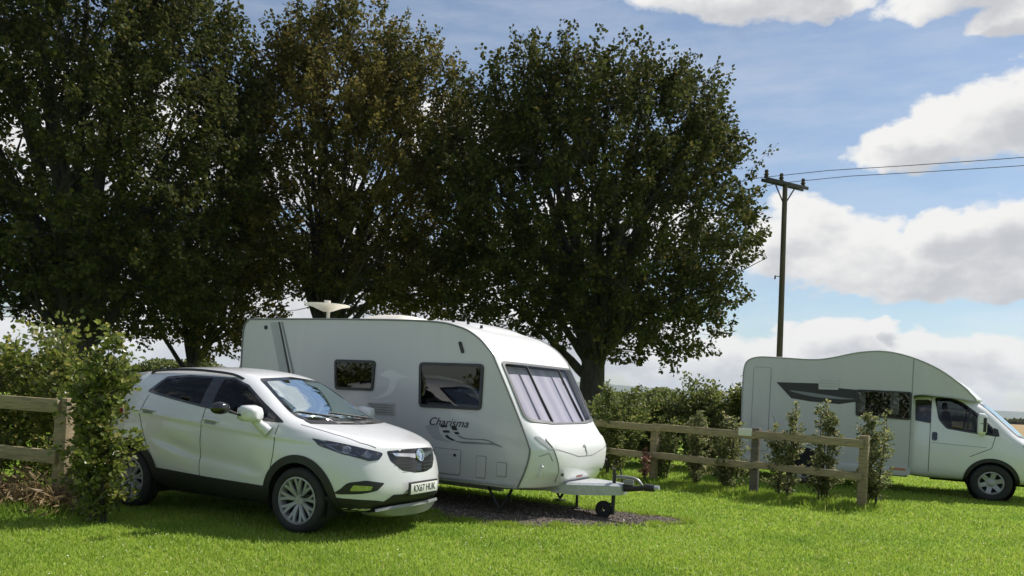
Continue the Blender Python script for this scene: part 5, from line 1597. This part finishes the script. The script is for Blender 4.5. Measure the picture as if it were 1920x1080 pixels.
def build_plants():
    # --- big trees (lobes: centre x y z, radii)
    make_tree('rounded broad-leaved tree with a thick dark trunk right of the caravan', (1.75, 17, 0), 2.5, .30,
              [(1.9, 17, 5.7, 2.9, 2.9, 2.9), (.2, 16.8, 5.5, 1.9, 2.3, 2.8), (3.7, 17, 5.4, 1.38, 2.2, 2.1), (1.7, 17, 7.45, 2.2, 2.2, 1.4), (.3, 17, 7.9, 1.4, 1.7, 1.2), (-.85, 17, 6.3, 1.15, 1.6, 2.2), (3.1, 17, 7.2, 1.3, 1.8, 1.4), (3.3, 16.7, 3.7, 1.35, 1.6, 1.2), (.0, 16.8, 3.5, 1.5, 1.6, 1.1), (2.4, 16.3, 2.75, .8, 1.2, .55)],
              2300, 48, .078, M['leaf_dark'], 101, 1.9, nlimb=22, zmin=2.1)
    make_tree('broad-leaved tree turning golden at the top, standing behind the caravan', (-4.45, 18, 0), 2.9, .23,
              [(-4.2, 18, 6.6, 2.3, 2.4, 3.3), (-2.6, 18, 6.2, 1.9, 2.0, 2.9), (-5.5, 18, 6.0, 1.3, 2.0, 2.8), (-4.3, 18, 9.0, 1.5, 1.6, 1.35), (-2.6, 18, 8.1, 1.2, 1.5, 1.4), (-2.0, 18, 5.2, 1.2, 1.5, 1.9), (-5.5, 18, 8.1, .9, 1.4, 1.3), (-3.0, 18, 4.0, 2.0, 1.8, .9)],
              2050, 48, .077, M['leaf_gold'], 202, 1.9, nlimb=17, zmin=2.9)
    make_tree('tallest dense dark tree at the left edge, behind the timber rails', (-8.7, 15.5, 0), 2.3, .33,
              [(-8.4, 15.5, 6.2, 3.0, 3.0, 3.9), (-10.6, 15.5, 6.0, 2.0, 2.6, 3.6), (-6.8, 15.4, 5.6, 1.4, 2.2, 2.6), (-7.3, 15.5, 8.3, 1.5, 2.2, 2.1), (-9.6, 15.5, 9.0, 2.3, 2.3, 2.0), (-7.3, 15.3, 3.6, 1.6, 1.8, .9), (-10.5, 15.3, 3.8, 1.5, 1.8, 1.1)],
              2650, 48, .078, M['leaf_dark'], 303, 1.9, nlimb=18, zmin=2.4)
    make_tree('small low-branched tree showing its forked trunk just left of the caravan roof', (-7.7, 18.6, 0), 1.9, .15,
              [(-7.6, 18.6, 4.6, 1.6, 1.7, 1.6), (-6.7, 18.4, 3.4, 1.0, 1.3, 1.0), (-8.9, 18.5, 3.5, 1.2, 1.3, 1.1), (-7.0, 18.0, 2.6, .7, .9, .45)],
              900, 28, .086, M['leaf_gold'], 404, 1.9, nlimb=12, zmin=2.05)
    # --- shrubs at left
    make_shrub('leafy_shrub', 'tall narrow leafy shrub at the end of the left-hand rails, beside the car', 'shrub', (-4.27, 8.1, 0), 6, 2.0, .35, 4600, .058, M['leaf_laurel'], 31, 'leafy shrubs by the left fence', [(0, .7), (.2, 1.1), (.5, .95), (.85, .8), (1, .25)], .04)
    make_shrub('leafy_shrub', 'wide bushy shrub behind the left-hand rails at the picture edge', 'shrub', (-6.35, 9.95, 0), 9, 2.02, 1.0, 8200, .060, M['leaf_laurel'], 32, 'leafy shrubs by the left fence', [(0, .6), (.3, 1), (.7, 1), (1, .35)], .04)
    make_shrub('leafy_shrub', 'thin leaning shrub between the left fence post and the wide bush', 'shrub', (-5.30, 9.55, 0), 4, 2.05, .5, 3000, .060, M['leaf_laurel'], 33, 'leafy shrubs by the left fence', [(0, .6), (.3, 1), (.7, .9), (1, .3)], .04)
    # --- hedge bushes behind the right-hand fence
    for k, (x, y, h_, r_, n, mt, lb) in enumerate([(2.35, 17.4, 1.66, .75, 5200, 'leaf_hedge', 'dark hedge bush right behind the caravan nose, against the trunk'),
                                                 (3.45, 18.6, 1.52, .8, 5200, 'leaf_hedge', 'low hedge bush in the middle of the row behind the rails'),
                                                 (4.55, 18.2, 2.05, .85, 6200, 'leaf_hedge', 'taller yellow-green hedge bush nearest the motorhome tail'),
                                                 (5.4, 17.9, 2.22, .7, 5200, 'leaf_laurel', 'spiky-topped hedge bush touching the motorhome tail')]):
        make_shrub('hedge_bush', lb, 'bush', (x, y, 0), 10, h_, r_, int(n * 1.4), .072, M[mt], 50 + k, 'hedge bushes behind the right fence', [(0, .8), (.3, 1), (.8, .9), (1, .3)], .04)
    # --- saplings along the fence
    sap = [(2.05, 15.2, 1.9, .34, 2200, 'leaf_hedge', 'sapling nearest the caravan hitch, half behind the body'),
           (2.92, 14.75, 1.30, .30, 1500, 'leaf_hedge', 'dark sapling just right of the post nearest the hitch'),
           (3.42, 14.25, 1.42, .30, 1900, 'leaf_beech', 'narrow dark sapling midway between the two rear posts'),
           (3.98, 13.85, 1.42, .34, 2200, 'leaf_beech', 'brownish sapling just left of the dark post'),
           (4.66, 13.05, 1.66, .27, 1900, 'leaf_beech', 'slim olive sapling just right of the dark post, in front of the motorhome'),
           (5.22, 12.80, 1.68, .27, 2100, 'leaf_beech', 'slim olive sapling midway between the dark post and the end post'),
           (5.86, 12.45, 1.58, .29, 2300, 'leaf_beech', 'leafy sapling on the right side of the end post')]
    for k, (x, y, h_, r_, n, mt, lb) in enumerate(sap):
        make_shrub('young_sapling', lb, 'sapling', (x, y, 0), 5, h_, r_ * 1.15, int(n * 1.5), .043, M[mt], 70 + k, 'saplings planted along the right fence', [(0, .75), (.22, 1), (.45, .62), (.62, .85), (.85, .5), (1, .06)], .06, .011, clump=.075)
    make_shrub('red_plant', 'small reddish arching plant under the rail behind the hitch', 'plant', (2.55, 14.25, 0), 3, .62, .16, 220, .06, M['leaf_red'], 91, None, None, .3, .008)
# ------------------------------------------------------------------ sky with clouds placed by compass direction and height
CLOUDS = [(0.4584, 0.2935, 0.0500, 0.0260), (0.5063, 0.3053, 0.0560, 0.0370), (0.5516, 0.3165, 0.0560, 0.0430), (0.6050, 0.3250, 0.0650, 0.0500),
          (0.2707, 0.4782, 0.1437, 0.0279), (0.3526, 0.4620, 0.0600, 0.0220), (0.5044, 0.4520, 0.0760, 0.0250), (0.5750, 0.4190, 0.0560, 0.0190),
          (0.3352, 0.1996, 0.0677, 0.0443), (0.4020, 0.1797, 0.0818, 0.0393), (0.4813, 0.1655, 0.0921, 0.0318), (0.5590, 0.1627, 0.0793, 0.0281),
          (0.5061, 0.2055, 0.0475, 0.0253), (0.5575, 0.1968, 0.0546, 0.0363),
          (0.4344, 0.1021, 0.0182, 0.0125), (0.3950, 0.0796, 0.0646, 0.0242), (0.4911, 0.0661, 0.0804, 0.0304), (0.5680, 0.0676, 0.0637, 0.0244), (0.2610, 0.0429, 0.1545, 0.0413), (0.4148, 0.0296, 0.1906, 0.0379),
          (0.0243, 0.0667, 0.2275, 0.0483), (-0.2227, 0.1064, 0.2165, 0.0807), (-0.4575, 0.0367, 0.1443, 0.0433), (-0.3195, 0.2448, 0.1243, 0.0393),
          (0.1194, 0.2184, 0.1088, 0.0479), (-0.4953, 0.2645, 0.1281, 0.0728), (-0.0717, 0.3192, 0.0823, 0.0344), (-0.0160, 0.1802, 0.0896, 0.0345),
          (0.62, 0.62, .20, .09), (0.1, 0.78, .25, .08), (-.35, .62, .2, .08), (.95, .3, .2, .1), (1.4, .25, .35, .12), (1.2, .6, .3, .12)]

def build_sky():
    w = bpy.data.worlds.new('World'); sc.world = w; w.use_nodes = True
    n = w.node_tree.nodes; l = w.node_tree.links; bg = n['Background']
    s = n.new('ShaderNodeTexSky'); s.sky_type = 'NISHITA'; s.sun_disc = False; s.sun_elevation = SUN_EL; s.sun_rotation = SUN_AZ
    s.dust_density = .6; s.air_density = 1.0; s.ozone_density = 1.6
    def math_(op, a, b=None, c=None, clamp=False):
        k = n.new('ShaderNodeMath'); k.operation = op; k.use_clamp = clamp
        for i, v in enumerate((a, b, c)):
            if v is None: continue
            if isinstance(v, (int, float)): k.inputs[i].default_value = v
            else: l.new(v, k.inputs[i])
        return k.outputs[0]
    tc = n.new('ShaderNodeTexCoord'); sx = n.new('ShaderNodeSeparateXYZ'); l.new(tc.outputs['Generated'], sx.inputs[0])
    az = math_('ARCTAN2', sx.outputs['X'], sx.outputs['Y']); el = math_('ARCSINE', sx.outputs['Z'])
    def noise(scale, det, rough=.55, stretch=(1, 1, 1.6)):
        mp = n.new('ShaderNodeMapping'); mp.inputs['Scale'].default_value = stretch; l.new(tc.outputs['Generated'], mp.inputs[0])
        k = n.new('ShaderNodeTexNoise'); k.inputs['Scale'].default_value = scale; k.inputs['Detail'].default_value = det; k.inputs['Roughness'].default_value = rough
        l.new(mp.outputs[0], k.inputs['Vector']); return k
    nz = noise(9, 6, .55); sc_ = n.new('ShaderNodeSeparateColor'); l.new(nz.outputs['Color'], sc_.inputs[0])
    a2 = math_('MULTIPLY_ADD', math_('SUBTRACT', sc_.outputs[0], .5), .13, az)
    e2 = math_('MULTIPLY_ADD', math_('SUBTRACT', sc_.outputs[1], .5), .085, el)
    def field(da, de):
        A = math_('ADD', a2, da); E = math_('ADD', e2, de); cur = None
        for (ca, ce, ra, re) in CLOUDS:
            x = math_('MULTIPLY', math_('SUBTRACT', A, ca), 1 / (ra * 1.12)); y = math_('MULTIPLY', math_('SUBTRACT', E, ce), 1 / (re * 1.12))
            d = math_('SUBTRACT', 1.0, math_('MULTIPLY_ADD', x, x, math_('MULTIPLY', y, y)))
            cur = d if cur is None else math_('SMOOTH_MAX', cur, d, .16)
        return math_('MAXIMUM', cur, -1.2)
    f0 = field(0, 0); f1 = field(-.012, .020)                # the second looks a little towards the sun
    fine = noise(22, 10, .62).outputs['Fac']
    gen = noise(3.2, 7, .55, (1, 1, 2.2)).outputs['Fac']
    back = math_('MULTIPLY_ADD', math_('SUBTRACT', math_('ABSOLUTE', az), 1.15), 2.5, 0, True)   # other quarters of the sky
    g = math_('MULTIPLY', math_('SUBTRACT', gen, .58), 5.0)
    g = math_('SUBTRACT', math_('MULTIPLY', math_('ADD', g, 1.2), back), 1.2)
    f0 = math_('MAXIMUM', f0, g)
    # thin streaks everywhere
    dens_in = math_('MULTIPLY_ADD', math_('SUBTRACT', fine, .5), 1.9, f0)
    mr = n.new('ShaderNodeMapRange'); mr.interpolation_type = 'SMOOTHSTEP'; mr.inputs['From Min'].default_value = -.26; mr.inputs['From Max'].default_value = .40; l.new(dens_in, mr.inputs['Value'])
    wisp = noise(6, 7, .62, (1, 1, 5)).outputs['Fac']
    mw = n.new('ShaderNodeMapRange'); mw.inputs['From Min'].default_value = .42; mw.inputs['From Max'].default_value = .80; mw.inputs['To Min'].default_value = .09; mw.inputs['To Max'].default_value = .36; l.new(wisp, mw.inputs['Value'])
    dens = math_('MAXIMUM', mr.outputs[0], mw.outputs[0])
    # thick parts away from the sun side go grey
    th = math_('MULTIPLY_ADD', math_('SUBTRACT', fine, .5), .9, math_('MULTIPLY_ADD', f1, .75, math_('MULTIPLY', math_('SUBTRACT', sc_.outputs[2], .5), 1.6)))
    ms = n.new('ShaderNodeMapRange'); ms.interpolation_type = 'SMOOTHSTEP'; ms.inputs['From Min'].default_value = .05; ms.inputs['From Max'].default_value = 1.0; l.new(th, ms.inputs['Value'])
    cc = n.new('ShaderNodeMixRGB'); cc.inputs[1].default_value = (*[c * CLOUD_V for c in (.98, .97, .95)], 1); cc.inputs[2].default_value = (*[c * CLOUD_V for c in (.60, .612, .645)], 1)
    l.new(ms.outputs[0], cc.inputs[0])
    sk = n.new('ShaderNodeVectorMath'); sk.operation = 'MULTIPLY'; sk.inputs[1].default_value = SKY_TINT
    l.new(s.outputs[0], sk.inputs[0])
    mx = n.new('ShaderNodeMixRGB'); l.new(dens, mx.inputs[0]); l.new(sk.outputs[0], mx.inputs[1]); l.new(cc.outputs[0], mx.inputs[2])
    l.new(mx.outputs[0], bg.inputs['Color']); bg.inputs['Strength'].default_value = SKY_S
SKY_S = .075
CLOUD_V = 10.2
SKY_TINT = (1.02, 1.1, 1.14)
EXPO = 0.3
TOW_C = (-.62, -1.35, 1.27)
build_car()
build_caravan()
build_motorhome()
build_ground()
build_gravel()
build_stones()
build_grass()
build_fences()
build_pole()
build_far()
build_plants()
build_haze()
# ------------------------------------------------------------------ camera, sun
FPX, CAMH, ROLL, CYY = 1450., 1.58, .05, 735.
cam = bpy.data.cameras.new('camera'); co = bpy.data.objects.new('camera', cam); COL.objects.link(co)
cam.sensor_width = 36; cam.lens = 36 * FPX / 1920; cam.shift_y = (CYY - 540) / 1920
cam.clip_end = 20000; cam.clip_start = .05
co.matrix_world = Matrix.Translation((0, 0, CAMH)) @ Matrix.Rotation(PI / 2, 4, 'X') @ Matrix.Rotation(ROLL, 4, 'Z')
sc.camera = co
SUN_AZ, SUN_EL = R(55), R(50)
sd = Vector((math.sin(SUN_AZ) * math.cos(SUN_EL), math.cos(SUN_AZ) * math.cos(SUN_EL), math.sin(SUN_EL)))
sl = bpy.data.lights.new('sun', 'SUN'); so = bpy.data.objects.new('sun', sl); COL.objects.link(so)
sl.energy = 5.0; sl.angle = R(.55); sl.color = (1, .96, .90)
so.rotation_euler = sd.to_track_quat('Z', 'Y').to_euler()
so.location = (20, 30, 40)
sc.view_settings.view_transform = 'Standard'; sc.view_settings.look = 'None'
sc.view_settings.exposure = EXPO; sc.view_settings.gamma = 1
build_sky()
